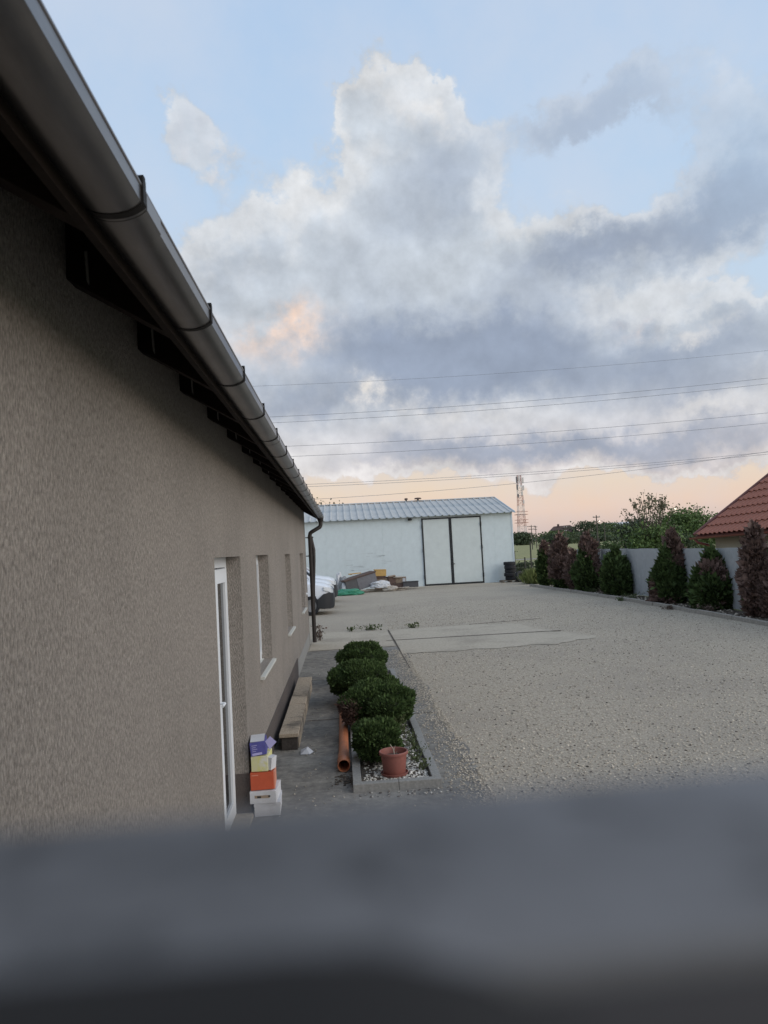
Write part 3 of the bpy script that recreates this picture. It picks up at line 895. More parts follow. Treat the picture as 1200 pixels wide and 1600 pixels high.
PITCH = math.radians(35)
nh = thing('tiled_house', 'low cream house with red-brown wavy tile roof behind the sheet metal fence', 'house', (EX + 2.6, 18.0, 0))
on = ORG[nh]
b = MB(); b.box(EX + .55, EX + 6, EY0, EY1 - .45, 0, 2.35); b.build('wall', 'cream', nh)
b = MB()
L = 5.6
dx_, dz_ = math.cos(PITCH), math.sin(PITCH)
p0, p1 = Vector((EX, EY1, ez_(EY1))), Vector((EX, EY0, ez_(EY0)))
sl = Vector((dx_, 0, dz_))
nrm = Vector((-dz_, 0, dx_))
q = [p0, p1, p1 + sl * L, p0 + sl * L]
b.add([v - nrm * .02 for v in q] + [v - nrm * .12 for v in q], [(0, 1, 2, 3), (7, 6, 5, 4), (0, 4, 5, 1), (1, 5, 6, 2), (2, 6, 7, 3), (3, 7, 4, 0)])
b.add([p0 + sl * L, p1 + sl * L, p1 + sl * L + Vector((4, 0, -2.9)), p0 + sl * L + Vector((4, 0, -2.9))], [(0, 1, 2, 3)])
rf = b.build('roof', 'redcap', nh)
# gable below the rake
b = MB(); b.add([(EX + .55, EY1 - .46, 2.3), (EX + .6, EY1 - .46, 2.5), (EX + 4.1, EY1 - .46, ez_(EY1) + 2.3), (EX + 7.5, EY1 - .46, 2.3)], [(0, 1, 2, 3)]); b.build('gable', 'cream', nh)
tw, tl = .325, .52
tm = MB()
nx = 8
rows = []
for (t_, lift) in ((0, .045), (1, .0)):
    rows.append([(-(k / nx) * tw, t_ * (tl + .03), lift + .06 * (.5 - .5 * math.cos(2 * math.pi * k / nx))) for k in range(nx + 1)])
vs = []
for r in rows + [[(a_, b2, c2 - .02) for a_, b2, c2 in rows[0]]]:
    for (yy, ss, hh) in r: vs.append(sl * ss + nrm * hh + Vector((0, yy, -yy * TILT)))
w_ = nx + 1
tm.add(vs, [(k, k + 1, w_ + k + 1, w_ + k) for k in range(nx)] + [(2 * w_ + k, 2 * w_ + k + 1, k + 1, k) for k in range(nx)])
tme = tm.mesh('tile', 'tile', Vector((0, 0, 0)), smooth=True)
cnt = 0
for r in range(10):
    for k in range(27):
        p = p0 + sl * (tl * r) + Vector((0, -.10 - tw * k, (.10 + tw * k) * TILT))
        if p.y < EY0 + tw: continue
        link('tile', tme, rf, p - on); cnt += 1
b = MB(); b.tube([p0 + Vector((-.02, .0, .05)), p0 + sl * L + Vector((0, 0, .04))], .06, 8); b.build('barge_tile', 'redcap', rf, smooth=True)
b = MB()
gp = []
for k in range(9):
    t_ = math.radians(180 + k * 180 / 8); gp.append((EX - .10 + .075 * math.cos(t_), .075 * math.sin(t_)))
gq = [(EX - .10 + (x - EX + .10) * .9, z * .9) for x, z in gp][::-1]
pts = gp + gq; nn_ = len(pts)
va = [(x, EY1 + .12, ez_(EY1) - .06 + z) for x, z in pts]; vb = [(x, EY0, ez_(EY0) - .06 + z) for x, z in pts]
b.add(va + vb, [tuple(range(nn_)), tuple(range(2 * nn_ - 1, nn_ - 1, -1))] + [(i, i + nn_, (i + 1) % nn_ + nn_, (i + 1) % nn_) for i in range(nn_)])
gg = b.build('gutter', 'red', nh, smooth=True)
b = MB(); b.tube([(EX - .08, EY1 - .15, 2.1), (EX - .02, EY1 - .3, 1.95), (EX + .42, EY1 - .5, 1.80), (EX + .48, EY1 - .5, 1.7), (EX + .48, EY1 - .5, .1)], .05, 10); b.build('downpipe', 'red', nh, smooth=True)

# ================================================================== fences
sf = thing('sheet_metal_fence', 'grey corrugated sheet metal fence along the right side of the yard', 'fence', (11.3, 24, 0))
of = ORG[sf]
fwid = 1.06
fm = MB(); nn_ = 14 * 6
pts = [(-fwid / 2 + fwid * k / nn_, .021 * math.sin(2 * math.pi * 14 * k / nn_)) for k in range(nn_ + 1)]
fm.add([(x, y, .05) for y, x in pts] + [(x, y, 1.0) for y, x in pts], [])
fm.v = [(x, y, .05) for y, x in pts] + [(x, y, 1.83) for y, x in pts]
fm.f = [(k, k + 1, nn_ + 1 + k + 1, nn_ + 1 + k) for k in range(nn_)]; fm.m = [0] * nn_
fme = fm.mesh('sheet_panel', 'fence', Vector((0, 0, 0)), smooth='all')
for i in range(21):
    y = 35.0 - fwid * (i + .5)
    link('sheet_panel', fme, sf, Vector((11.3 + .006 * (i % 2), y, random.uniform(-.012, .012))) - of, (0, random.uniform(-.008, .008), random.uniform(-.006, .006)))
for i in range(11):
    b = MB(); b.box(11.34, 11.40, 34.95 - 2.12 * i - .03, 34.95 - 2.12 * i + .03, 0, 1.78); b.build('post', 'post', sf)
for z in (.45, 1.45):
    b = MB(); b.box(11.321, 11.339, 13.0, 35.0, z - .02, z + .02); b.build('rail', 'post', sf)

wf_ = thing('wire_fence', 'see-through wire fence on thin dark posts between hall and grass field', 'fence', (13, 45.5, 0))
wy = lambda x: 44.6 + (x - 10.3) * .18
px_ = [10.5, 11.15, 11.55, 12.25, 13.3, 14.6, 16.2, 18.0, 20.0]
for k, x in enumerate(px_):
    b = MB(); b.tube([(x, wy(x), 0), (x + random.uniform(-.04, .04), wy(x), (1.75, 1.35, 2.3, 1.7)[k % 4])], .045, 7); b.build('post', 'post', wf_)
for z in (.25, .5, .75, 1.0, 1.25):
    b = MB(); b.tube([(x, wy(x) - .05, z) for x in px_], .008, 4); b.build('wire', 'wire', wf_)
# verticals of the mesh
b = MB()
for x in np.arange(10.5, 20, .16): b.tube([(x, wy(x) - .05, .1), (x, wy(x) - .05, 1.3)], .004, 3, cap=False)
tag(b.build('mesh_wire', 'wire', wf_, fix=False), kind='stuff')

# kerb stones on the right
kb = thing('yard_kerb', 'low weathered concrete kerb edging the planting bed below the fence', 'kerb', (10.2, 24, 0))
ok_ = ORG[kb]
km = MB(); km.box(-.055, .055, -.485, .485, -.05, .115); kme = km.mesh('kerb_stone', 'kerb_old', Vector((0, 0, 0)), bevel=.012)
for i in range(27):
    y = 37.2 - .99 * i
    x = 10.16 if y < 27 else 10.16 - (y - 27) * .052
    link('kerb_stone', kme, kb, Vector((x + random.uniform(-.012, .012), y, random.uniform(-.015, .006))) - ok_, (0, random.uniform(-.03, .03), (0.05 if y > 27 else 0) + random.uniform(-.01, .01)))
n = 1500
by = rng.uniform(15, 37, n); bx = rng.uniform(10.25, 11.2, n)
o = link('bed_stones', stone_field('bed_stones', ['stone', 'stone_dark'], np.stack([bx, by, np.full(n, .035)], 1), .045, (rng.random(n) < .75).astype(int)))
o['kind'] = 'stuff'


# ================================================================== vegetation
def conifer(label, x, y, h, w, dead, seed, group='conifers along the fence', name='thuja', low=.0, deadpick=None, nL=13000, Ls=.135, leanx=0, pw=.66):
    """flame-shaped thuja: lobed crown of small sprays; dead = share of brown foliage (function of height)"""
    global rng
    rng = np.random.default_rng(seed)
    t = thing(name, label, 'shrub', (x, y, .03), group, local=True)
    tr = MB(); tr.tube([(0, 0, -.02), (.01, 0, h * .4), (leanx, 0, h * .8)], [.05, .035, .01], 7); tr.build('trunk', 'bark', t)
    lobes = []
    for k in range(26):
        f = k / 25
        prof_ = (1 - f * .97) ** pw * min(1, (f + .12) / .34) ** .6 * 1.16 * rng.uniform(.86, 1.1)
        rad = w / 2 * prof_
        for j in range(4):
            a = rng.uniform(0, 6.283)
            rr = rad * rng.uniform(.45, .78)
            sz = max(.045, rad * rng.uniform(.24, .46))
            zz = low + .06 * h + f * h * .86 + rng.uniform(-.03, .03) * h
            lobes.append(((rr * math.cos(a) + leanx * f, rr * math.sin(a), zz), (sz, sz, sz * rng.uniform(1.3, 2.2))))
    lobes.append(((leanx, 0, h * .93), (w * .07, w * .07, h * .09)))
    P, D = lobe_points(lobes, nL)
    dd = norm(D * .8 + np.array([0, 0, .8]) + rng.normal(0, .45, D.shape))
    V, Fa = sprays(P, dd, Ls * rng.uniform(.4, 1.3, len(P)) * np.where(rng.random(len(P)) < .10, 1.8, 1.0), wid=.25)
    isdead = deadpick(P[:, 0] / (w / 2), P[:, 1] / (w / 2), P[:, 2] / h) if deadpick else np.zeros(len(P))
    cl_ = np.sin(P[:, 0] * 9 + seed) * np.sin(P[:, 1] * 8 + 2 * seed) + .8 * np.sin(P[:, 2] * 7 + P[:, 0] * 5 + 3 * seed)
    md = np.clip(isdead, 0, 1) + .22 * cl_ + rng.normal(0, .10, len(P)) > .5
    Vr = V.reshape(-1, 4, 3)
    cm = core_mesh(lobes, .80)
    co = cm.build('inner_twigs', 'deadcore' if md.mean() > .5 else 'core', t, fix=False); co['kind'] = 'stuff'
    for sel, nm, mt in ((~md, 'green_foliage', 'thuja2'), (md, 'brown_foliage', 'dead')):
        if sel.sum() < 20: continue
        vv = Vr[sel].reshape(-1, 3)
        o = link(nm, npmesh(nm, vv, np.arange(len(vv)).reshape(-1, 4), mt), t); o['kind'] = 'stuff'
    return t


def sm(v, a, b): return np.clip((v - a) / (b - a), 0, 1)


conifer('slim thuja with brown top and green foot, nearest the hall in its row', 10.25, 37.0, 2.2, .78, 0, 11, pw=0.5,
        deadpick=lambda x, y, z: sm(z + x * .25, .55, .75))
conifer('broad dead brown thuja, second in the row counted from the hall', 10.3, 34.4, 2.5, 1.08, 0, 12, pw=0.42, deadpick=lambda x, y, z: sm(z - x * .1, .12, .3))
conifer('small dead brown thuja squeezed in front of the tall brown pair at the kerb', 10.45, 33.0, 1.75, .75, 0, 21, pw=0.5, nL=5000, deadpick=lambda x, y, z: .95 + 0 * z)
conifer('tall brown thuja with olive green lower front, just left of the short all-green one', 10.6, 31.4, 2.5, 1.08, 0, 13, pw=0.45, deadpick=lambda x, y, z: sm(z + .15 * np.sin(x * 4) + x * .2, .35, .55))
conifer('short all-green egg-shaped thuja standing alone before the smooth fence sheets', 10.75, 28.6, 1.85, 1.24, 0, 14, deadpick=lambda x, y, z: .04 + .5 * sm(.1 - z, 0, .1))
conifer('green thuja grown together with a taller brown one on its right', 10.72, 24.0, 1.80, 1.0, 0, 15, deadpick=lambda x, y, z: sm(-x + abs(z - .55), .9, 1.2) * .8 + .4 * sm(.16 - z, 0, .1))
conifer('pointed brown thuja with dark green base rising behind a shorter green one', 11.05, 24.15, 2.42, .78, 0, 16, pw=0.5, deadpick=lambda x, y, z: sm(z, .42, .55))
conifer('wide green twin-topped thuja with a dead brown patch in the middle', 11.0, 21.5, 1.74, 1.22, 0, 17, nL=16000, deadpick=lambda x, y, z: .9 * np.exp(-((x - .02) / .38) ** 2 - ((z - .72) / .2) ** 2) + .15)
conifer('large dead grey-brown thuja at the right picture edge, nearest tall one', 10.93, 19.0, 2.42, .78, 0, 18, pw=0.5, nL=16000, deadpick=lambda x, y, z: .93 + 0 * z)
conifer('low dead brown thuja beside the large dead one, cut by the picture edge', 11.1, 18.5, 1.5, .8, 0, 19, pw=0.55, nL=8000, deadpick=lambda x, y, z: .9 + 0 * z)


def globe(label, x, y, h, w, seed, nL, dead=None, group='clipped thuja shrubs in the planter', yl=None):
    """low flat-topped billowy thuja"""
    global rng
    rng = np.random.default_rng(seed)
    t = thing('thuja_shrub', label, 'shrub', (x, y, .05), group, local=True)
    tr = MB(); tr.tube([(0, 0, -.03), (.01, .01, h * .4), (.02, 0, h * .75)], [.035, .028, .012], 7)
    for k in range(5):
        a = k * 1.26 + .3
        tr.tube([(0, 0, h * .15), (math.cos(a) * w * .2, math.sin(a) * w * .2, h * .45), (math.cos(a) * w * .33, math.sin(a) * w * .33, h * .65)], [.02, .014, .006], 6)
    tr.build('trunk', 'bark', t)
    lobes = []
    W2 = w / 2; Y2 = (yl or w) / 2
    for k in range(34):
        a = rng.uniform(0, 6.283); e = rng.uniform(0, 1)
        rr = math.sqrt(rng.uniform(.05, 1))
        zt = h * (.50 + .32 * math.sqrt(max(0, 1 - rr * rr * .95)) * rng.uniform(.60, 1.18)) if k < 23 else h * rng.uniform(.22, .5)
        s_ = rng.uniform(.13, .24) * w
        lobes.append(((rr * (W2 - s_ * .8) * math.cos(a), rr * (Y2 - s_ * .8) * math.sin(a), zt), (s_, s_, s_ * .55)))
    P, D = lobe_points(lobes, int(nL * 1.5))
    ok = P[:, 2] > .03
    P, D = P[ok], D[ok]
    dd = norm(D * 1.0 + np.array([0, 0, .55]) + rng.normal(0, .4, D.shape))
    V, Fa = sprays(P, dd, .033 * rng.uniform(.4, 1.3, len(P)) * np.where(rng.random(len(P)) < .08, 1.7, 1.0), wid=.24)
    md = np.zeros(len(P), bool)
    if dead: md = rng.random(len(P)) < dead(P[:, 0] / W2, P[:, 1] / Y2, P[:, 2] / h)
    Vr = V.reshape(-1, 4, 3)
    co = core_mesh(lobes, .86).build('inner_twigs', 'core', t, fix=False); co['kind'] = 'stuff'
    for sel, nm, mt in ((~md, 'green_foliage', 'thuja'), (md, 'brown_foliage', 'dead')):
        if sel.sum() < 20: continue
        vv = Vr[sel].reshape(-1, 3)
        o = link(nm, npmesh(nm, vv, np.arange(len(vv)).reshape(-1, 4), mt), t); o['kind'] = 'stuff'
    return t


globe('small round green thuja shrub right behind the terracotta pot', .27, 8.15, .45, .56, 31, 16000)
globe('widest green thuja shrub with a withered brown left side, second from the pot', .35, 9.5, .58, 1.0, 32, 34000,
      dead=lambda x, y, z: np.clip(sm(-x, .45, .62) * sm(.8 - z, 0, .2) * 1.0, 0, 1))
globe('broad dark green thuja shrub, third from the pot, in front of the hindmost one', .25, 11.35, .60, 1.1, 33, 28000)
globe('hindmost dark green thuja shrub of the planter, farthest from the pot', .25, 13.05, .70, .86, 34, 22000)


def tree(name, label, x, y, h, cw, leaf, seed, n=5000, ls=.16, z0=.3, sparse=0, group=None, clumps=24, cat='tree', zb=0.0):
    """trunk with limbs and a crown of leaf clumps with gaps"""
    global rng
    rng = np.random.default_rng(seed)
    t = thing(name, label, cat, (x, y, zb), group, local=True)
    tr = MB()
    tr.tube([(0, 0, -.1), (.02 * h, 0, h * .35), (-.01 * h, .01 * h, h * .7), (0, 0, h * .9)], [h * .022, h * .016, h * .009, h * .003], 7)
    cen = []
    for k in range(clumps):
        f = (k + .5) / clumps
        zz = h * (z0 + (1 - z0) * f * .93)
        env = cw / 2 * (math.sin(math.pi * (.18 + .72 * f)) ** .8)
        a = k * 2.4 + rng.uniform(-.4, .4)
        rr = env * rng.uniform(.25, 1.0)
        c = (rr * math.cos(a), rr * math.sin(a), zz)
        cen.append(c)
        zs_ = max(h * .12, zz - rr * .9)
        tr.tube([(0, 0, zs_), (c[0] * .5, c[1] * .5, (zs_ + zz) / 2 + .04 * h), c], [h * .007, h * .005, h * .0018], 5)
    tr.build('trunk', 'bark', t, fix=False)
    cen = np.array(cen)
    k = rng.integers(0, len(cen), n)
    sz = cw * (.11 if sparse else .17)
    P = cen[k] + rng.normal(0, 1, (n, 3)) * np.array([sz, sz, min(sz * .75, h * .075)]) * rng.uniform(.5, 1.15, (len(cen), 1))[k]
    D = norm(rng.normal(0, 1, (n, 3)) + np.array([0, 0, -.2]))
    V, Fa = sprays(P, D, ls * rng.uniform(.6, 1.4, n), wid=.42)
    o = link('crown', npmesh('crown', V, Fa, leaf), t); o['kind'] = 'stuff'
    return t


# the sparse-topped tree behind the fence: dense lower crown + airy shoots with drooping leaf tufts
def airy_tree():
    global rng
    t = tree('young_tree', 'tall tree with airy sparse leaf tufts on top above a dense green lower crown', 19.3, 45, 2.9, 3.5, 'lf2', 51, n=5200, ls=.16, z0=.18, clumps=34)
    rng = np.random.default_rng(52)
    b = MB(); PP = []
    for k in range(34):
        a = rng.uniform(0, 6.283); rr = rng.uniform(.2, 1.75)
        ex, ey = rr * math.cos(a) * 1.0, rr * math.sin(a)
        zz = 3.1 + 2.1 * math.sqrt(max(0, 1 - (rr / 2.0) ** 2)) * rng.uniform(.62, 1.0)
        b.tube([(ex * .3, ey * .3, 1.8), (ex * .7, ey * .7, zz * .7 + .4), (ex, ey, zz)], [.022, .014, .005], 4)
        for j in range(4):
            f = rng.uniform(.72, 1.0)
            PP.append((ex * f + rng.normal(0, .07), ey * f + rng.normal(0, .07), 2.0 + (zz - 2.0) * f))
    PP = [p for p in PP if p[2] > 2.9]
    b.build('shoots', 'bark', t, fix=False)
    PP = np.array(PP)
    k = np.repeat(np.arange(len(PP)), 5)
    P = PP[k] + rng.normal(0, .055, (len(k), 3))
    D = norm(rng.normal(0, 1, (len(k), 3)) + np.array([0, 0, -.5]))
    V, Fa = sprays(P, D, .16 * rng.uniform(.6, 1.3, len(k)), wid=.36)
    o = link('leaf_tufts', npmesh('leaf_tufts', V, Fa, 'lf4'), t); o['kind'] = 'stuff'


airy_tree()
tree('leafy_tree', 'fresh green bushy tree just left of the tiled roof', 28.6, 60, 4.2, 5.2, 'lf2', 53, n=15000, ls=.17, z0=.12, clumps=40)
tree('leafy_tree', 'darker round tree between the airy-topped tree and the fresh green one', 25.4, 62, 3.7, 3.4, 'lf3', 54, n=8000, ls=.17, z0=.1, clumps=30)
tree('bush', 'low loose bush in the grass left of the airy-topped tree', 16.6, 45.5, 2.0, 2.0, 'lf1', 55, n=2600, ls=.13, z0=.1, cat='bush')
tree('bush', 'small dark bush under the airy-topped tree, on its right', 21.4, 45.5, 2.3, 1.8, 'lf3', 56, n=2600, ls=.13, z0=.1, cat='bush')
tree('bush', 'dark creeper-like bush at the foot of the wire fence by the tyre stack', 11.3, 45.6, 1.05, 1.8, 'lf3', 57, n=2600, ls=.10, z0=.05, cat='bush')
tree('bush', 'yellow-green bush at the hall corner beyond the wire fence', 11.4, 52, 1.9, 1.5, 'lf2', 58, n=1800, ls=.13, z0=.1, cat='bush')
# trees behind the hall whose tips show over its ridge
tree('leafy_tree', 'tree behind the hall showing only its leafy tip above the left end of the roof', -.9, 62, 6.45, 3.2, 'lf4', 60, n=800, ls=.24, z0=.5, clumps=18)
for k, (x, zt) in enumerate(((4.62, 6.06), (5.40, 6.02))):
    b = MB()
    t = thing('roof_vent', ('small dark vent knob on the hall ridge, the left one of two', 'wider dark vent knob on the hall ridge, the right one of two')[k], 'vent', (x - .25, 48.4, 5.39), 'vents on the hall ridge', local=True)
    b = MB(); b.lathe([(.06, -.06), (.06, .08)], 10); b.build('neck', 'post', t)
    b = MB(); b.lathe([(.0, .19), (.10 + .10 * k, .17), (.13 + .12 * k, .09), (.06, .07), (0, .07)], 12); b.build('cap', 'rustbox', t, smooth=True)

# far tree line (individual crowns along the horizon)
far = [(45, 150, 5.5, 8, 'lf3'), (52, 175, 7.0, 9, 'lf1'), (57, 165, 4.8, 7, 'lf3'), (66, 185, 5.2, 8, 'lf1'), (61, 172, 3.4, 7, 'lf3'),
       (73, 215, 6.5, 9, 'lf3'), (68, 200, 11.5, 10.5, 'lf3'), (76, 205, 10.6, 10, 'lf1'), (62, 196, 6.6, 8, 'lf3'), (84, 210, 4.4, 6, 'lf3'),
       (91, 228, 4.6, 7, 'lf1'), (97, 232, 5.2, 8, 'lf1'), (104, 236, 8.2, 12, 'lf1'), (112, 240, 7.5, 11, 'lf3'), (120, 244, 8.6, 12, 'lf1'), (130, 250, 8, 12, 'lf3'), (47, 190, 7.5, 8, 'lf3'), (142, 256, 9, 13, 'lf3'), (155, 260, 9, 13, 'lf1')]
lab = ['far dark tree right beside the hall corner on the horizon', 'pale green far tree in front of the tower foot', 'low dark far tree left of the brown-roofed house',
       'light green far shrub in front of the brown-roofed house', 'flat dark far bush below the brown roof', 'dark far tree at the right gable of the brown-roofed house',
       'tallest round dark far tree on the horizon', 'second tall far tree merging with the round dark one', 'low dark far bush left of the tall round tree',
       'dark far tree left of the white shed', 'dark far tree right of the white shed', 'far tree behind the taller utility pole', 'mid green far tree left behind the airy-topped tree',
       'far dark tree hidden in part by the airy-topped tree', 'far green tree behind the dense crown of the airy-topped tree', 'far dark tree between airy-topped tree and tiled roof', 'far dark tree close behind the hall corner',
       'far dark tree just left of the tiled roof', 'far green tree partly behind the tiled roof']
for k, (x, y, h, w, m) in enumerate(far):
    tree('far_tree', lab[k], x * 2.2, y * 2.2, max(2.6, (h * .62 - 2.35) * 2.0 + 2.6), w * 2.0, m, 70 + k, n=3200, ls=.95, z0=.08, clumps=34, group='trees along the horizon')


def tuft(name, label, cat, x, y, w, h, n, m, seed, group=None, wid=.12, up=1.2):
    global rng
    rng = np.random.default_rng(seed)
    P = np.stack([rng.normal(0, w / 3, n), rng.normal(0, w / 3, n), np.zeros(n)], 1)
    D = norm(rng.normal(0, .5, (n, 3)) + np.array([0, 0, up]))
    V, Fa = sprays(P, D, h * rng.uniform(.4, 1.15, n), wid=wid)
    t = thing(name, label, cat, (x, y, .0), group, local=True)
    o = link('blades', npmesh('blades', V, Fa, m), t); o['kind'] = 'stuff'
    return t


def leafy(name, label, cat, x, y, z, w, h, n, m, seed, group=None, ls=.03, st=5):
    """a weed: a few thin stems carrying many small leaves"""
    global rng
    rng = np.random.default_rng(seed)
    t = thing(name, label, cat, (x, y, z), group, local=True)
    b = MB(); tips = []
    for k in range(st):
        e = rng.normal(0, w / 3, 2); hh = h * rng.uniform(.5, 1)
        b.tube([(e[0] * .2, e[1] * .2, 0), (e[0] * .6, e[1] * .6, hh * .6), (e[0], e[1], hh)], [.004, .003, .0015], 4, cap=False)
        tips.append((e[0], e[1], hh))
    o = b.build('stems', m, t, fix=False); o['kind'] = 'stuff'
    tips = np.array(tips); k = rng.integers(0, st, n); f = rng.uniform(.15, 1.05, (n, 1))
    P = tips[k] * np.concatenate([f ** 1.1, f ** 1.1, f], 1) + rng.normal(0, .018 + w * .06, (n, 3)) * np.array([1, 1, .5])
    P[:, 2] = np.maximum(P[:, 2], .01)
    D = norm(rng.normal(0, 1, (n, 3)) + np.array([0, 0, .4]))
    V, Fa = sprays(P, D, ls * rng.uniform(.5, 1.4, n), wid=.3)
    o = link('leaves', npmesh('leaves', V, Fa, m), t); o['kind'] = 'stuff'
    return t


tuft('grass_clump', 'tall pale green grass clump at the kerb end beside the loose tyre', 'grass', 10.42, 39.8, .75, .85, 900, 'grass', 90, wid=.05)
tuft('grass_clump', 'tall grass tufts at the foot of the wire fence posts', 'grass', 11.9, 44.4, 1.6, .6, 700, 'grass', 91, wid=.05)
for k, (x, y, w_, h_, n_) in enumerate([(.75, 21.45, .55, .13, 150), (1.9, 21.4, .4, .10, 90), (.15, 21.45, .25, .09, 60)]):
    leafy('weed_tuft', ['widest flat weed tuft along the far edge of the concrete slab', 'weed tuft on the slab edge, the right end of the weed line', 'weed tuft on the slab edge, nearest the house'][k],
          'weed', x, y, .01, w_, h_, n_, 'weed', 92 + k, 'weeds along the slab edge', ls=.07, st=9)
for k, (x, y, w_, h_, n_) in enumerate([(.66, 9.2, .26, .34, 230), (.72, 8.5, .22, .28, 170), (.68, 8.0, .20, .22, 110), (.72, 7.7, .14, .14, 60)]):
    leafy('weed_plant', ['tall weed beside the withered shrub at the right planter edge', 'leafy weed among white pebbles, halfway along the right planter edge',
          'thin weed among white pebbles, just behind the pot', 'lowest weed in the front right corner of the planter'][k], 'weed', x, y, .045, w_, h_, n_, 'weed', 96 + k, 'weeds in the planter', ls=.032)
for k, (x, y, w_, h_) in enumerate([(10.0, 22.4, .4, .10), (9.95, 26.3, .3, .1), (10.6, 29.9, .5, .34), (10.55, 26.6, .6, .26), (10.5, 20.9, .6, .25), (10.5, 30.8, .5, .26)]):
    leafy('weed_tuft', ['weed growing at the kerb below the wide twin-topped thuja', 'small weed at the kerb before the smooth fence sheets', 'dry weed at the foot of the all-green thuja',
                        'weeds in the bed between the all-green thuja and the grown-together pair', 'weeds in the bed beside the large dead thuja', 'weeds between tall brown thuja and all-green one'][k], 'weed', x, y, .01, w_, h_, 150, 'dryweed' if k in (0, 2, 4) else 'weed', 101 + k, 'weeds along the kerb', ls=.06, st=8)
leafy('dry_plant', 'dry brown weed at the foot of the dark downpipe', 'weed', -.70, 19.6, .005, .30, .42, 150, 'dryweed', 110, ls=.06, st=9)

# ================================================================== planter with kerb, pebbles, pot
pl = thing('planter_border', 'grey concrete kerb border of the narrow pebble planter beside the path', 'planter', (.42, 10.6, 0))
op = ORG[pl]


def kstone(x, y, sx, sy, h=.085):
    m = MB(); m.box(-sx / 2 + .002, sx / 2 - .002, -sy / 2 + .002, sy / 2 - .002, -.03, h)
    return m.mesh('kerb_stone', 'kerb', Vector((0, 0, 0)), bevel=.006)


PX0, PX1, PY0, PY1 = -.01, .86, 7.24, 14.0
me_s = kstone(0, 0, .09, .5)
for s in (0, 1):
    for k in range(13):
        y = PY0 + .1 + .25 + .5 * k
        link('kerb_stone', me_s, pl, Vector(((PX0 + .045, PX1 - .045)[s] + random.uniform(-.004, .004), y, random.uniform(-.005, .003))) - op, (0, random.uniform(-.01, .01), random.uniform(-.006, .006)))
for (x, w_, y) in ((.213, .446, PY0 + .05), (.648, .424, PY0 + .05), (.213, .446, PY1 - .1), (.648, .424, PY1 - .1)):
    link('kerb_stone', kstone(0, 0, w_, .098), pl, Vector((x, y, random.uniform(-.003, .003))) - op)
b = MB(); b.box(PX0 + .095, PX1 - .095, PY0 + .102, PY1 - .15, .0, .042); b.build('bed_soil', 'soil', pl)
n = 2600
rng = np.random.default_rng(120)
P = np.stack([rng.uniform(.10, .75, n), 7.36 + 5.8 * rng.uniform(0, 1, n) ** 1.6, np.full(n, .046)], 1)
keep = (P[:, 0] > .22) | (rng.random(n) < .35)
o = link('pebbles', stone_field('pebbles', ['pebble'], P[keep], .017), None); o['kind'] = 'stuff'
pot = thing('flower_pot', 'terracotta plastic flower pot with bare dry stem in the planter corner', 'pot', (.42, 7.60, .05), local=True)
b = MB(); b.lathe([(0, .012), (.098, .012), (.104, 0), (.112, .01), (.132, .205), (.146, .207), (.149, .214), (.149, .232), (.144, .238), (.134, .236), (.128, .20), (.12, .15), (0, .15)], 36)
b.build('pot_body', 'pot', pot, smooth=True)
b = MB(); b.lathe([(0, .003), (.13, .003), (.142, .028), (.138, .03), (.125, .008), (0, .008)], 30); b.build('saucer', 'pot', pot, smooth=True)
b = MB(); b.lathe([(0, .188), (.06, .185), (.126, .178)], 20); b.build('potting_soil', 'soil', pot)
b = MB(); b.tube([(.01, .0, .18), (.0, .01, .25), (-.03, .0, .30)], [.006, .005, .003], 6); b.tube([(.012, 0, .18), (.035, -.01, .23)], [.004, .002], 5)
b.tube([(.0, .005, .22), (.02, .01, .285)], [.003, .002], 5); b.build('stem', 'paleplank', pot)

# orange sewer pipe lying along the planter
pp = thing('drain_pipe', 'long orange plastic drain pipe lying along the planter', 'pipe', (-.10, 10.4, 0))
b = MB(); rr = .057
b.lathe([(rr, 8.35), (rr, 12.9), (rr - .004, 12.9), (rr - .004, 8.35)], 24, (-.095, 0, rr + .006), axis='y'); b.build('pipe_body', 'pipe', pp, smooth=True)
b = MB(); b.lathe([(rr, 8.36), (rr + .009, 8.32), (rr + .009, 8.14), (rr + .014, 8.13), (rr + .014, 8.09), (rr + .009, 8.08), (rr + .009, 7.94), (rr + .004, 7.94), (rr + .003, 8.3), (rr - .005, 8.34)], 24, (-.095, 0, rr + .014), axis='y')
b.build('pipe_socket', 'pipe', pp, smooth=True)
# leaf litter in front of the pipe mouth
n = 160
rng = np.random.default_rng(121)
P = np.stack([rng.normal(-.06, .07, n), rng.normal(7.66, .10, n), np.full(n, .012)], 1)
o = link('leaf_litter', stone_field('leaf_litter', ['stone_dark'], P, .014, flat=.25), None); o['kind'] = 'stuff'
n = 60
P = np.stack([rng.uniform(.05, .95, n), rng.uniform(7.05, 7.22, n), np.full(n, .010)], 1)
o = link('spilled_pebbles', stone_field('spilled_pebbles', ['pebble', 'stone_dark'], P, .012, rng.integers(0, 2, n)), None); o['kind'] = 'stuff'

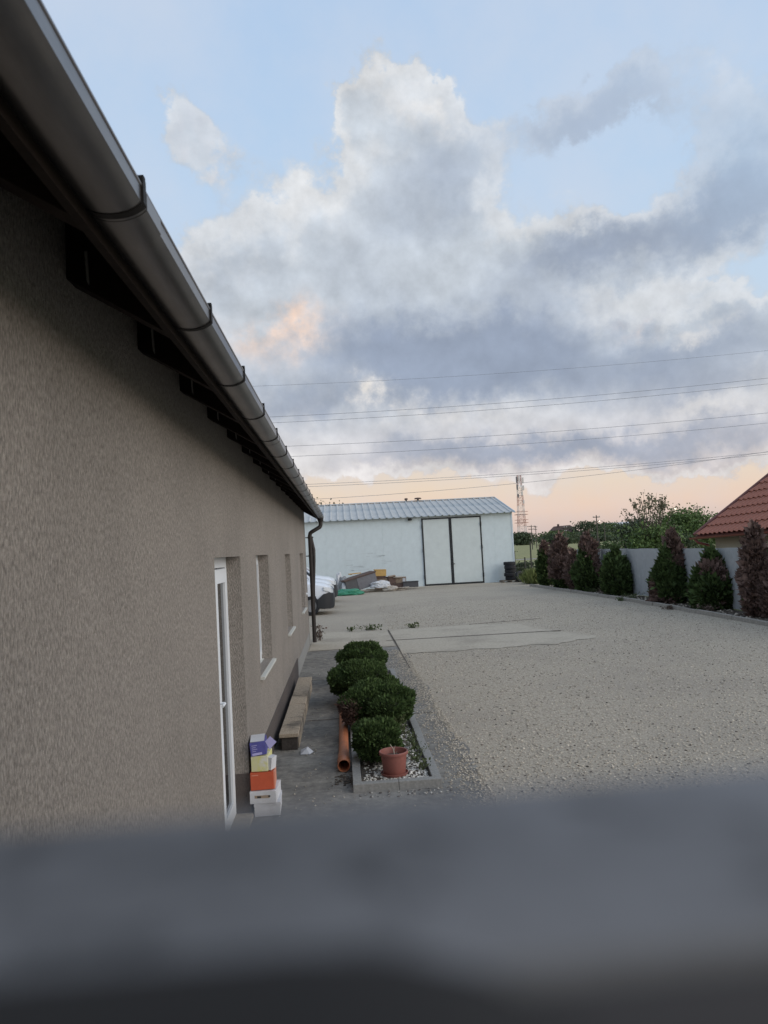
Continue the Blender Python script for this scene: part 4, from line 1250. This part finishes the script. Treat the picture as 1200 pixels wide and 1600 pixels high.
# ================================================================== low plank bench along the wall
be = thing('plank_bench', 'low weathered plank step laid on dark blocks along the house wall', 'bench', (-.73, 10.9, 0))
b = MB()
b.box(-.835, -.645, 8.96, 12.86, .008, .158); b.build('base', 'brickdark', be, bevel=.006)
yy = 8.93
for L_ in (.78, .95, .62, .9, .70):
    b = MB(); b.box(-.86 + random.uniform(-.002, .002), -.628 + random.uniform(-.002, .002), yy + .003, yy + L_ - .004, .16 + random.uniform(0, .002), .205 + random.uniform(0, .002)); b.build('plank', 'oldwood', be, bevel=.007)
    yy += L_
b = MB(); b.box(-.642, -.632, 9.05, 12.85, .008, .12); b.build('edge_board', 'oldwood', be)
b = MB()
b.add([(-.60, 8.72, .012), (-.49, 8.70, .012), (-.45, 8.78, .02), (-.52, 8.88, .055), (-.60, 8.86, .03), (-.53, 8.78, .06)], [(0, 1, 5), (1, 2, 5), (2, 3, 5), (3, 4, 5), (4, 0, 5)])
tag(b.build('paper_scrap', 'card_white', None, fix=False), 'crumpled white paper scrap on the path by the bench end', 'litter')

# ================================================================== stack of cardboard boxes at the door
Gb = 'boxes stacked beside the door'


def carton(label, x0, x1, y0, L_, z0, h, m, rz=0.0, ry=0.0, m2=None):
    t = thing('cardboard_box', label, 'box', ((x0 + x1) / 2, y0 + L_ / 2, z0), Gb, rotz=rz, local=True)
    t.rotation_euler[1] = ry
    w = x1 - x0
    b = MB(); b.box(-w / 2, w / 2, -L_ / 2, L_ / 2, 0, h - .004); b.build('carton', m, t, bevel=.003)
    return t, w, L_, h


t, w, l, h = carton('plain white cardboard box at the bottom of the stack', -.905, -.675, 6.78, .33, .008, .118, 'card_white', .04)
b = MB(); b.box(-w / 2 - .003, w / 2 + .004, -l / 2 - .003, l / 2 + .003, h - .028, h); b.build('lid', 'card_white', t, bevel=.002)
t, w, l, h = carton('white cardboard box with a dark slot handle, second from the bottom', -.925, -.69, 6.76, .32, .128, .112, 'card_white', -.05)
b = MB(); b.box(-.052, -.018, -l / 2 - .0025, -l / 2 - .0005, .050, .066); b.box(.048, .066, -l / 2 - .0025, -l / 2 - .0005, .056, .070); b.build('hand_slot', 'hole', t)
b = MB(); b.box(-.075, .06, -l / 2 - .0015, -l / 2 - .0004, .047, .072); b.build('print_label', 'inside', t)
t, w, l, h = carton('orange-red cardboard box in the middle of the stack', -.93, -.725, 6.78, .30, .242, .158, 'card_orange', .05)
b = MB(); b.box(-w / 2 + .012, -w / 2 + .07, -l / 2 - .0015, -l / 2 - .0004, .128, .136); b.build('print_line', 'card_orange2', t)
b = MB(); b.box(w / 2 + .001, w / 2 + .012, -l / 2 + .01, l / 2, .0, .152); b.build('side_flap', 'card_orange2', t)
t, w, l, h = carton('yellow and white printed cardboard box, second from the top', -.905, -.755, 6.79, .26, .402, .142, 'card_yellow', -.06)
b = MB(); b.cbox((w / 2 + .022, -.07, .062), (.05, .10, .11), (0, .12, -.3)); b.build('side_flap', 'card_white', t)
t, w, l, h = carton('purple-blue open cardboard box with lilac flap on top of the stack', -.915, -.775, 6.79, .24, .545, .122, 'card_purple', .05, -.10)
b = MB(); b.prism([(w / 2 + .002, .112), (w / 2 + .05, .15), (w / 2 + .10, .09), (w / 2 + .03, .036)], -l / 2 + .004, -l / 2 + .010); b.build('side_flap', 'card_lilac', t)
b = MB()
for k in range(4): b.box(-w / 2 + .015, -w / 2 + .05 + .014 * (k % 2), -l / 2 - .0015, -l / 2 - .0004, .04 + .017 * k, .045 + .017 * k)
tag(b.build('print_line', 'print', t), kind='stuff')
b = MB(); b.box(-w / 2 + .012, .03, -l / 2 - .0016, -l / 2 - .0004, .006, .026); b.build('print_panel', 'card_lilac', t)
b = MB(); b.cbox((0, -.02, h + .012), (w * .9, .16, .003), (.16, .05, 0)); b.build('top_flap', 'card_white', t)

# ================================================================== cars parked behind the house corner
def make_car(label):
    """small van-like car, nose towards +X, origin under the middle of the front bumper"""
    t = thing('parked_car', label, 'car', (0, 0, 0), 'white cars parked behind the house', local=True)
    st = [(-.02, .60, .42, .78), (-.10, .74, .30, .90), (-.32, .83, .25, .98), (-.75, .87, .24, 1.05), (-1.15, .88, .24, 1.10), (-2.2, .88, .24, 1.12), (-3.6, .88, .26, 1.14), (-4.15, .84, .32, 1.10), (-4.25, .72, .42, 1.0)]
    b = MB(); rings = []
    for (x, hw, zb, zt) in st:
        c_ = .07
        r = [(-hw + c_, zb), (hw - c_, zb), (hw, zb + .12), (hw, zt - .22), (hw - .05, zt - .05), (hw - .22, zt), (0, zt + .035), (-hw + .22, zt), (-hw + .05, zt - .05), (-hw, zt - .22), (-hw, zb + .12)]
        rings.append([(x, y, z) for y, z in r])
    nr = len(rings[0])
    vs = [v for r in rings for v in r]
    fs = [(i * nr + k, i * nr + (k + 1) % nr, (i + 1) * nr + (k + 1) % nr, (i + 1) * nr + k) for i in range(len(rings) - 1) for k in range(nr)]
    fs += [tuple(range(nr)), tuple(range((len(rings) - 1) * nr, len(rings) * nr))[::-1]]
    b.add(vs, fs); b.build('body', 'carwhite', t, smooth=True)
    cb = MB(); rings = []
    for (x, hw, z) in ((-1.0, .74, 1.13), (-1.75, .66, 1.66), (-3.5, .65, 1.70), (-4.1, .70, 1.13)):
        rings.append([(x, -hw, z), (x, hw, z)])
    lo_ = [(-1.0, -.80), (-1.0, .80), (-4.12, .78), (-4.12, -.78)]
    cb.add([(-1.0, -.80, 1.10), (-1.0, .80, 1.10), (-4.12, .78, 1.10), (-4.12, -.78, 1.10), (-1.75, -.66, 1.62), (-1.75, .66, 1.62), (-3.75, .66, 1.64), (-3.75, -.66, 1.64)],
           [(0, 1, 5, 4), (1, 2, 6, 5), (2, 3, 7, 6), (3, 0, 4, 7), (4, 5, 6, 7)])
    cb.build('windows', 'glass', t)
    rf_ = MB(); rf_.box(-3.85, -1.68, -.69, .69, 1.625, 1.70); rf_.build('car_roof', 'carwhite', t, bevel=.03)
    for s in (-1, 1):
        for (xa, za, xb, zb) in ((-.98, 1.10, -1.74, 1.66), (-2.55, 1.12, -2.6, 1.66), (-4.1, 1.12, -3.78, 1.66)):
            b = MB(); b.tube([(xa, s * .80, za), (xb, s * .67, zb)], .035, 6); b.build('pillar', 'carwhite', t)
    bp = MB(); rings = []
    for (x, hw, zb, zt) in ((.045, .50, .26, .62), (.0, .70, .21, .68), (-.11, .83, .20, .72), (-.34, .89, .20, .68), (-.56, .90, .24, .52)):
        rings.append([(x, -hw, zb), (x, hw, zb), (x, hw + .01, (zb + zt) / 2), (x, hw, zt), (x, -hw, zt), (x, -hw - .01, (zb + zt) / 2)])
    vs = [v for r in rings for v in r]; nr = 6
    fs = [(i * nr + k, i * nr + (k + 1) % nr, (i + 1) * nr + (k + 1) % nr, (i + 1) * nr + k) for i in range(4) for k in range(nr)] + [tuple(range(nr)), tuple(range(24, 30))[::-1]]
    bp.add(vs, fs); bp.build('front_bumper', 'carblack', t, smooth=True)
    g = MB(); g.box(-.03, .012, -.40, .40, .60, .74); g.build('grille', 'carblack', t)
    for s in (-1, 1):
        b = MB(); b.add([(.002, s * .50, .70), (-.06, s * .74, .70), (-.34, s * .862, .80), (-.36, s * .85, .90), (-.09, s * .70, .86), (-.004, s * .50, .80)], [(0, 1, 4, 5), (1, 2, 3, 4)])
        b.add([(.022, s * .50, .70), (-.04, s * .76, .70), (-.33, s * .885, .80), (-.34, s * .87, .905), (-.07, s * .72, .87), (.016, s * .50, .80)], [(0, 1, 4, 5), (1, 2, 3, 4)])
        b.build('headlight', 'lamp_glass', t)
        b = MB(); b.cbox((-1.2, s * .98, 1.12), (.12, .18, .14)); b.build('mirror', 'carblack', t, bevel=.02)
        for x in (-.82, -3.4):
            wl = MB(); wl.lathe([(.20, -.10), (.30, -.10), (.32, -.06), (.32, .06), (.30, .10), (.20, .10)], 20, (x, s * .80, .32), axis='y'); w_ = wl.build('wheel', 'tyre', t, smooth=True)
            rm = MB(); rm.lathe([(0, .075), (.19, .07), (.205, .095), (.205, -.095), (0, -.07)], 16, (x, s * .80, .32), axis='y'); rm.build('rim', 'rim', w_)
    b = MB(); b.box(.034, .042, -.26, .26, .38, .49); b.build('number_plate', 'farwhite', t)
    return t


car = make_car('white car with dark front bumper, nearest of the noses poking out behind the house corner')
spots = [(-.43, 28.3, 0.0), (-.46, 31.2, .04), (-.36, 34.6, -.03)]
labs = [None, 'white car parked second in line, only its bonnet showing over the nearest car', 'white car parked farthest, its bonnet topmost of the white noses behind the downpipe']
for k, (x, y, a) in enumerate(spots):
    c = car if k == 0 else copy_tree(car)
    c.location = (x, y, 0); c.rotation_euler = (0, 0, a); c.scale = (1, 1, 1.14)
    if k: c['label'] = labs[k]

# ================================================================== tyres
def make_tyre():
    m = MB()
    prof_ = [(.19, -.075), (.24, -.10), (.30, -.105), (.335, -.085), (.345, -.05), (.338, -.045), (.338, -.008), (.347, -.006), (.347, .006), (.338, .008), (.338, .045), (.345, .05), (.335, .085), (.30, .105), (.24, .10), (.19, .075), (.175, .06), (.175, -.06), (.19, -.075)]
    m.lathe(prof_, 28)
    return m.mesh('tyre', 'tyre', Vector((0, 0, 0)), smooth=True)


tyme = make_tyre()
tl_ = ['black tyre at the bottom of the stack, on the pallet', 'black tyre second from the bottom of the stack', 'black tyre in the middle of the stack by the hall corner', 'black tyre second from the top of the stack', 'black tyre on top of the stack by the hall corner']
for k in range(5):
    tag(link('tyre', tyme, None, (9.72 + random.uniform(-.04, .04), 42.6 + random.uniform(-.04, .04), .23 + .212 * k), (0, 0, k)), tl_[k], 'tyre', 'stacked tyres')
tag(link('tyre', tyme, None, (10.12, 41.9, .30), (math.radians(78), math.radians(6), .5)), 'loose black tyre leaning upright between the stack and the grass clump', 'tyre')
pa = thing('wooden_pallet', 'grey wooden pallet under the tyre stack', 'pallet', (9.65, 42.55, 0))
for k in range(5):
    b = MB(); y = 42.1 + .21 * k; b.box(9.12, 10.15, y - .05, y + .05, .098, .12); b.build('board', 'pallet', pa)
for k in range(3):
    b = MB(); x = 9.17 + .46 * k; b.box(x - .045, x + .045, 42.05, 43.0, .004, .096); b.build('bearer', 'pallet', pa)

# ================================================================== scrap heap before the hall
Gs = 'scrap heap before the hall'


def heap(name, label, cat, parts):
    t = thing(name, label, cat, parts[0][1], Gs)
    for (pn, c_, size, rot, m) in parts:
        b = MB(); b.cbox(c_, size, rot); b.build(pn, m, t, bevel=.012)
    return t


def bag(name, label, cat, c_, size, m, seed, group=Gs):
    global rng
    rng = np.random.default_rng(seed)
    bm = bmesh.new(); bmesh.ops.create_icosphere(bm, subdivisions=4, radius=1)
    from mathutils import noise as mn
    for v in bm.verts:
        d = 1 + .30 * mn.noise(v.co * 1.6 + Vector((seed, 0, 0))) + .13 * mn.noise(v.co * 4.5 + Vector((0, seed, 0)))
        v.co *= d
        v.co = Vector((v.co.x * size[0], v.co.y * size[1], max(v.co.z, -.45) * size[2] + .45 * size[2]))
    me = bpy.data.meshes.new(name); bm.to_mesh(me); bm.free()
    me.materials.append(K[m])
    o = link(name, me, None, c_)
    return tag(o, label, cat, group)


t = thing('old_cabinet', 'tilted dark grey cabinet carcass, the largest piece of the scrap heap', 'cabinet', (1.05, 40.6, 0), Gs, local=True)
t.rotation_euler = (0, math.radians(-13), math.radians(18)); t.location = (.95, 40.6, .22)
b = MB(); b.box(-.95, .85, -.45, .45, .0, .66); b.build('carcass', 'greybox', t, bevel=.015)
b = MB(); b.box(-1.0, .90, -.50, .50, .662, .73); b.build('top', 'rustbox', t, bevel=.01)
b = MB(); b.box(-.28, .83, -.468, -.452, .03, .64); b.build('side_panel', 'greybox2', t)
heap('ochre_crate', 'ochre yellow crate on top of the scrap heap', 'crate', [('crate_body', (2.05, 41.3, .98), (.62, .5, .34), (0, .03, .1), 'yellowbox'), ('crate_base', (2.05, 41.3, .74), (.56, .46, .14), (0, 0, .1), 'rustbox'), ('crate_lid', (2.04, 41.3, 1.165), (.66, .54, .03), (0, .03, .1), 'yellowbox')])
heap('ochre_board', 'thin ochre board lying on the cabinet top at the left', 'board', [('board', (.62, 41.3, 1.02), (.7, .3, .05), (0, -.05, .2), 'yellowbox'), ('batten', (.40, 41.3, .985), (.08, .3, .05), (0, 0, .2), 'rustbox')])
heap('crate_stand', 'dark base propping up the ochre crate', 'crate', [('carton', (2.1, 41.4, .34), (.75, .6, .66), (0, 0, .05), 'brownbox'), ('band', (2.1, 41.09, .36), (.72, .03, .1), (0, 0, .05), 'rustbox')])
heap('cardboard_carton', 'reddish dark carton in the middle right of the scrap heap', 'box', [('carton', (2.62, 41.3, .55), (.42, .45, .42), (0, -.12, .3), 'rustbox'), ('flap', (2.70, 41.1, .78), (.4, .2, .02), (.3, -.1, .3), 'brownbox')])
heap('cardboard_carton', 'tan cardboard carton with white label at the right of the scrap heap', 'box', [('carton', (3.18, 41.4, .52), (.62, .5, .36), (0, .02, -.05), 'brownbox'), ('label_sheet', (3.36, 41.14, .52), (.16, .01, .22), (0, .02, -.05), 'card_white'), ('flap', (3.0, 41.15, .71), (.5, .2, .015), (.25, 0, 0), 'paleplank')])
heap('dark_tub', 'flat dark tub at the right end of the scrap heap', 'tub', [('tub', (3.72, 41.2, .26), (.85, .5, .30), (0, 0, -.05), 'greybox'), ('rim', (3.72, 41.2, .42), (.9, .55, .03), (0, 0, -.05), 'carblack')])
heap('timber_block', 'dark timber block under the tan carton', 'timber', [('block', (3.0, 41.35, .18), (.9, .6, .3), (0, 0, .02), 'rustbox'), ('skid', (3.0, 41.0, .04), (.95, .1, .08), (0, 0, .02), 'pallet')])
for k in range(9):
    x = (1.55, 1.9, 2.2, 1.7, 2.9, 3.1, 2.75, 3.2, 2.4)[k]; z = (.05, .09, .06, .15, .05, .10, .14, .16, .2)[k]
    lb = ['scrap plank lowest at the left front of the heap', 'scrap plank lying crosswise before the cabinet', 'scrap plank under the white sack', 'scrap plank propped on the cabinet foot', 'scrap plank lowest at the right front of the heap',
          'scrap plank crossing the right front pile', 'scrap plank slanting in front of the dark timber block', 'scrap plank topmost in the right front pile', 'scrap plank in the middle of the heap front'][k]
    b = MB(); b.cbox((x, 40.1 + .12 * (k % 3), z), (1.25 - .08 * k, .13, .045), (0, random.uniform(-.05, .05), random.uniform(-.35, .35)))
    tag(b.build('scrap_plank', 'paleplank' if k % 3 else 'pallet', None, bevel=.008), lb, 'plank', 'scrap planks')
bag('white_sack', 'crumpled white sack on planks before the grey cabinet', 'sack', (1.95, 40.25, .22), (.62, .35, .26), 'sack', 3)
bag('white_sack', 'pointed white sack standing behind the car noses', 'sack', (-.25, 40.7, 0), (.20, .25, .78), 'sack', 5)
bag('grey_sack', 'grey sack between car noses and cabinet', 'sack', (-.02, 40.6, 0), (.36, .35, .60), 'greysack', 8)
bag('white_sack', 'small white sack leaning at the left foot of the cabinet', 'sack', (.03, 40.1, .05), (.18, .2, .38), 'sack', 9)
bag('green_tarp', 'crumpled green tarp on the gravel beside the car noses', 'tarp', (.22, 38.7, 0), (.80, .45, .22), 'tarp', 12)
bag('pale_rag', 'pale grey rag heap at the right front of the scrap', 'rag', (2.5, 40.15, .02), (.45, .3, .20), 'paleplank', 14)

# ================================================================== far things
tw_ = thing('telecom_tower', 'red and white lattice telecom tower on the horizon', 'tower', (74.4, 300, 0))
H, seg = 29.6, 14
hw = lambda z: 1.75 - 1.05 * (z / H)
for sx_ in (-1, 1):
    for sy_ in (-1, 1):
        for k in range(seg):
            z0, z1 = H * k / seg, H * (k + 1) / seg
            b = MB(); b.tube([(74.4 + sx_ * hw(z0), 300 + sy_ * hw(z0), z0), (74.4 + sx_ * hw(z1), 300 + sy_ * hw(z1), z1)], .085, 5); b.build('leg', 'towerred' if (k // 2) % 2 == 0 else 'towerwhite', tw_)
for k in range(seg):
    z0, z1 = H * k / seg, H * (k + 1) / seg
    b = MB(); a0, a1 = hw(z0), hw(z1)
    for (p, q) in (((-1, -1), (1, -1)), ((1, -1), (1, 1)), ((1, 1), (-1, 1)), ((-1, 1), (-1, -1))):
        b.tube([(74.4 + p[0] * a0, 300 + p[1] * a0, z0), (74.4 + q[0] * a1, 300 + q[1] * a1, z1)], .042, 4, cap=False)
        b.tube([(74.4 + q[0] * a0, 300 + q[1] * a0, z0), (74.4 + p[0] * a1, 300 + p[1] * a1, z1)], .042, 4, cap=False)
        b.tube([(74.4 + p[0] * a1, 300 + p[1] * a1, z1), (74.4 + q[0] * a1, 300 + q[1] * a1, z1)], .042, 4, cap=False)
    tag(b.build('bracing', 'towerred' if (k // 2) % 2 == 0 else 'towerwhite', tw_, fix=False), kind='stuff')
for k, (dx2, z, s_) in enumerate([(-1.35, 27.6, 2.6), (1.2, 27.3, 2.4), (-.4, 27.9, 2.4), (-1.3, 24.6, 2.2), (1.25, 24.2, 2.0), (.5, 21.8, 1.6), (-1.1, 21.0, 1.5), (1.0, 18.4, 1.4)]):
    b = MB(); b.cbox((74.4 + dx2, 298.6, z), (.6, .35, s_)); b.build('antenna', 'towerwhite' if k % 3 else 'greybox2', tw_, bevel=.05)
b = MB()
for z in (13.2, 9.8): b.lathe([(2.6, z), (2.9, z), (2.9, z + .15), (2.6, z + .15)], 10, (74.4, 300, 0)); b.lathe([(2.85, z + 1.2), (2.9, z + 1.2), (2.9, z + 1.3), (2.85, z + 1.3)], 10, (74.4, 300, 0))
tag(b.build('platform', 'towerred', tw_), kind='stuff')

fh = thing('far_house', 'far house with dark brown hipped roof and pale walls', 'house', (63.0, 205, 0))
b = MB(); b.box(58.2, 67.4, 203, 209, 0, 2.9); b.build('wall', 'farwall', fh)
b = MB(); b.add([(57.6, 202.4, 2.8), (68.0, 202.4, 2.8), (68.0, 209.6, 2.8), (57.6, 209.6, 2.8), (60.2, 206, 6.0), (65.0, 206, 6.2)], [(0, 1, 5, 4), (1, 2, 5), (2, 3, 4, 5), (3, 0, 4), (0, 3, 2, 1)]); b.build('roof', 'farroof', fh)
b = MB(); b.box(61.2, 61.7, 205.5, 206.0, 5.2, 6.6); b.build('chimney', 'farroof', fh)
for (x0, x1, z0, z1) in ((62.8, 64.6, 1.1, 2.2), (65.6, 66.4, 1.2, 2.2), (59.4, 60.4, 1.2, 2.2)):
    b = MB(); b.box(x0, x1, 202.96, 203.02, z0, z1); w2 = b.build('window', 'glass', fh)
b = MB(); b.add([(66.5, 201.5, 2.3), (70.2, 201.5, 2.3), (70.2, 206, 2.3), (66.5, 206, 2.3), (67.8, 203.5, 4.3)], [(0, 1, 4), (1, 2, 4), (2, 3, 4), (3, 0, 4), (0, 3, 2, 1)]); b.build('annex_roof', 'farroof', fh)
b = MB(); b.box(67.42, 69.8, 202.0, 205.5, 0, 2.3); b.build('annex_wall', 'farwall', fh)
FAR = 2.2
tw_.scale = (FAR, FAR, FAR)
tw_.location = (74.4 * FAR, 300 * FAR, EYE * (1 - FAR))
fh.scale = (FAR, FAR, FAR)
fh.location = (63.0 * FAR, 205 * FAR, EYE * (1 - FAR))
sh_ = thing('white_shed', 'long low white shed on the horizon beside the utility pole', 'shed', (84, 212, 0))
b = MB(); b.box(79.5, 88.8, 214, 222, 0, 5.4); b.build('wall', 'farwhite', sh_)
b = MB(); b.prism([(213.6, 5.4), (222.4, 5.4), (218, 6.5)], 79.2, 89.1, axis='x'); b.build('roof', 'farwhite', sh_)
b = MB(); b.box(82, 84, 213.95, 213.99, 0, 3.2); b.build('door', 'greybox2', sh_)

sh_.scale = (FAR, FAR, FAR)
sh_.location = (84 * FAR, 212 * FAR, EYE * (1 - FAR))


def pole(label, x, y, h, arm, lampside=0, rad=.13, group='utility poles across the field'):
    t = thing('utility_pole', label, 'pole', (x, y, 0), group, local=True)
    b = MB(); b.tube([(0, 0, 0), (0, 0, h)], [rad, rad * .7], 8); b.build('post', 'wood_pole', t)
    if arm:
        for z, w_ in ((h - .35, arm), (h - 1.1, arm * .75)):
            b = MB(); b.box(-w_ / 2, w_ / 2, -.06, .06, z - .07, z + .07); b.build('crossarm', 'wood_pole', t)
            for s in (-1, 1):
                b = MB(); b.lathe([(.05, z + .07), (.07, z + .15), (.04, z + .25)], 6, (s * w_ * .42, 0, 0)); b.build('insulator', 'farwhite', t)
    if lampside:
        b = MB(); b.tube([(0, 0, h - .1), (lampside * .5, 0, h + .25), (lampside * 1.0, 0, h + .2)], .05, 6); b.build('lamp_arm', 'wood_pole', t)
        b = MB(); b.lathe([(0, -.1), (.22, -.05), (.18, .12), (0, .16)], 10, (lampside * 1.15, 0, h + .15)); b.build('lamp_head', 'lampon', t)


pole('tallest dark utility pole with two crossarms near the white shed', 45.9, 130, 6.3, 1.3)
pole('bare utility pole in front of the round dark tree', 46.3, 150, 5.0, .6)
pole('utility pole with crossarm left of the brown roof', 49.6, 190, 6.4, 2.2)
pole('short utility pole behind the brown roof', 56.6, 212, 6.6, 1.0)
pole('street lamp, lit, right of the tallest utility pole', 62.5, 172, 5.9, 0, -1, group='street lamps')
pole('utility pole with crossarm above the fresh green tree', 84.5, 170, 8.6, 1.8)
pole('street lamp, lit, shining over the fresh green tree', 71.0, 150, 7.2, 0, -1, group='street lamps')

# overhead power lines, far beyond the yard
LN = [((410, 603), (1200, 548)), ((430, 650), (1200, 590)), ((440, 658), (1200, 598)), ((455, 697), (1200, 645)), ((465, 712), (1200, 660)), ((495, 755), (1200, 705)), ((495, 760), (1200, 710)), ((510, 779), (1200, 706))]
ends = [(20.68, 22.48), (17.32, 19.40), (16.73, 18.81), (13.95, 15.38), (12.87, 14.29), (9.78, 11.02), (9.45, 10.72), (8.05, 11.05)]
ll = ['topmost power line crossing the sky', 'upper wire of the second pair from the top', 'lower wire of the second pair from the top', 'upper of the two middle power lines', 'lower of the two middle power lines',
      'upper wire of the bunched lowest lines', 'middle wire of the bunched lowest lines', 'lowest power line, sagging down to the hall ridge at the left']
for k, (za, zb) in enumerate(ends):
    pts = []
    for i in range(41):
        x = -60 + 200 * i / 40
        f = (x + 5) / 54.0
        z = za + (zb - za) * f - .42 * 4 * f * (1 - f) * (1.6 if k == 7 else 1.0)
        pts.append((x, 80 + .4 * (k % 3), z))
    b = MB(); b.tube(pts, .019 if k else .013, 5)
    tag(b.build('power_line', 'cable', None, smooth=True), ll[k], 'cable', 'overhead power lines')

# ================================================================== metal gate whose top rail the camera looks over
ga = thing('steel_gate', 'blurred blue-grey steel gate top rail right in front of the camera', 'gate', (.5, .055, 0))
ty = 2.3248
b = MB()
pf = [(.0770, ty - .0030), (.0755, ty - .0008), (.0725, ty), (.0470, ty), (.0452, ty - .0010), (.0450, ty - .030), (.0770, ty - .030)]
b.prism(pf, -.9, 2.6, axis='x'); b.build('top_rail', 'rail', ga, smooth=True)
b = MB(); b.prism([(.0447, ty - .0022), (.0447, ty - .034), (.0415, ty - .034), (.0418, ty - .010), (.0430, ty - .005)], .0065, 2.6, axis='x'); b.build('shaded_face', 'rail_shade', ga, smooth=True)  # added darker face: carries the near side's shade in its colour
sp = [(.0456, ty + .0003), (.0444, ty + .0016), (.0420, ty + .0018), (.0340, ty - .002), (.0300, ty - .012), (.0300, ty - .040), (.0344, ty - .040), (.0350, ty - .0095), (.0395, ty - .0038)]  # made-up strip, shaped like the dark shade on the near edge
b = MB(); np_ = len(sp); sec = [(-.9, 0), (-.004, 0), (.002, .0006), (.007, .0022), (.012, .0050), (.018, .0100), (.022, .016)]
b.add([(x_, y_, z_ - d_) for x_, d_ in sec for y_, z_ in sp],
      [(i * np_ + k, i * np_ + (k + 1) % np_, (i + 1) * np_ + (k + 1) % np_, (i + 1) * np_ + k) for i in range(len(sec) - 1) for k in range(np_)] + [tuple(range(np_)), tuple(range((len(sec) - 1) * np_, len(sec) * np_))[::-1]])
b.build('near_shade_strip', 'near_shade', ga, smooth=True)
for k in range(4):
    b = MB(); x0 = -.88 + .86 * k; b.box(x0, x0 + .85, .050, .056, .06, ty - .031); b.build('sheet_panel', 'rail', ga)
for x in (-.87, 2.57):
    b = MB(); b.box(x - .03, x + .03, .036, .049, 0, ty - .031); b.build('gate_post', 'rail', ga)
ga.rotation_euler = (0, -.014, 0)
ga.location = (.5325, .055, .0078)
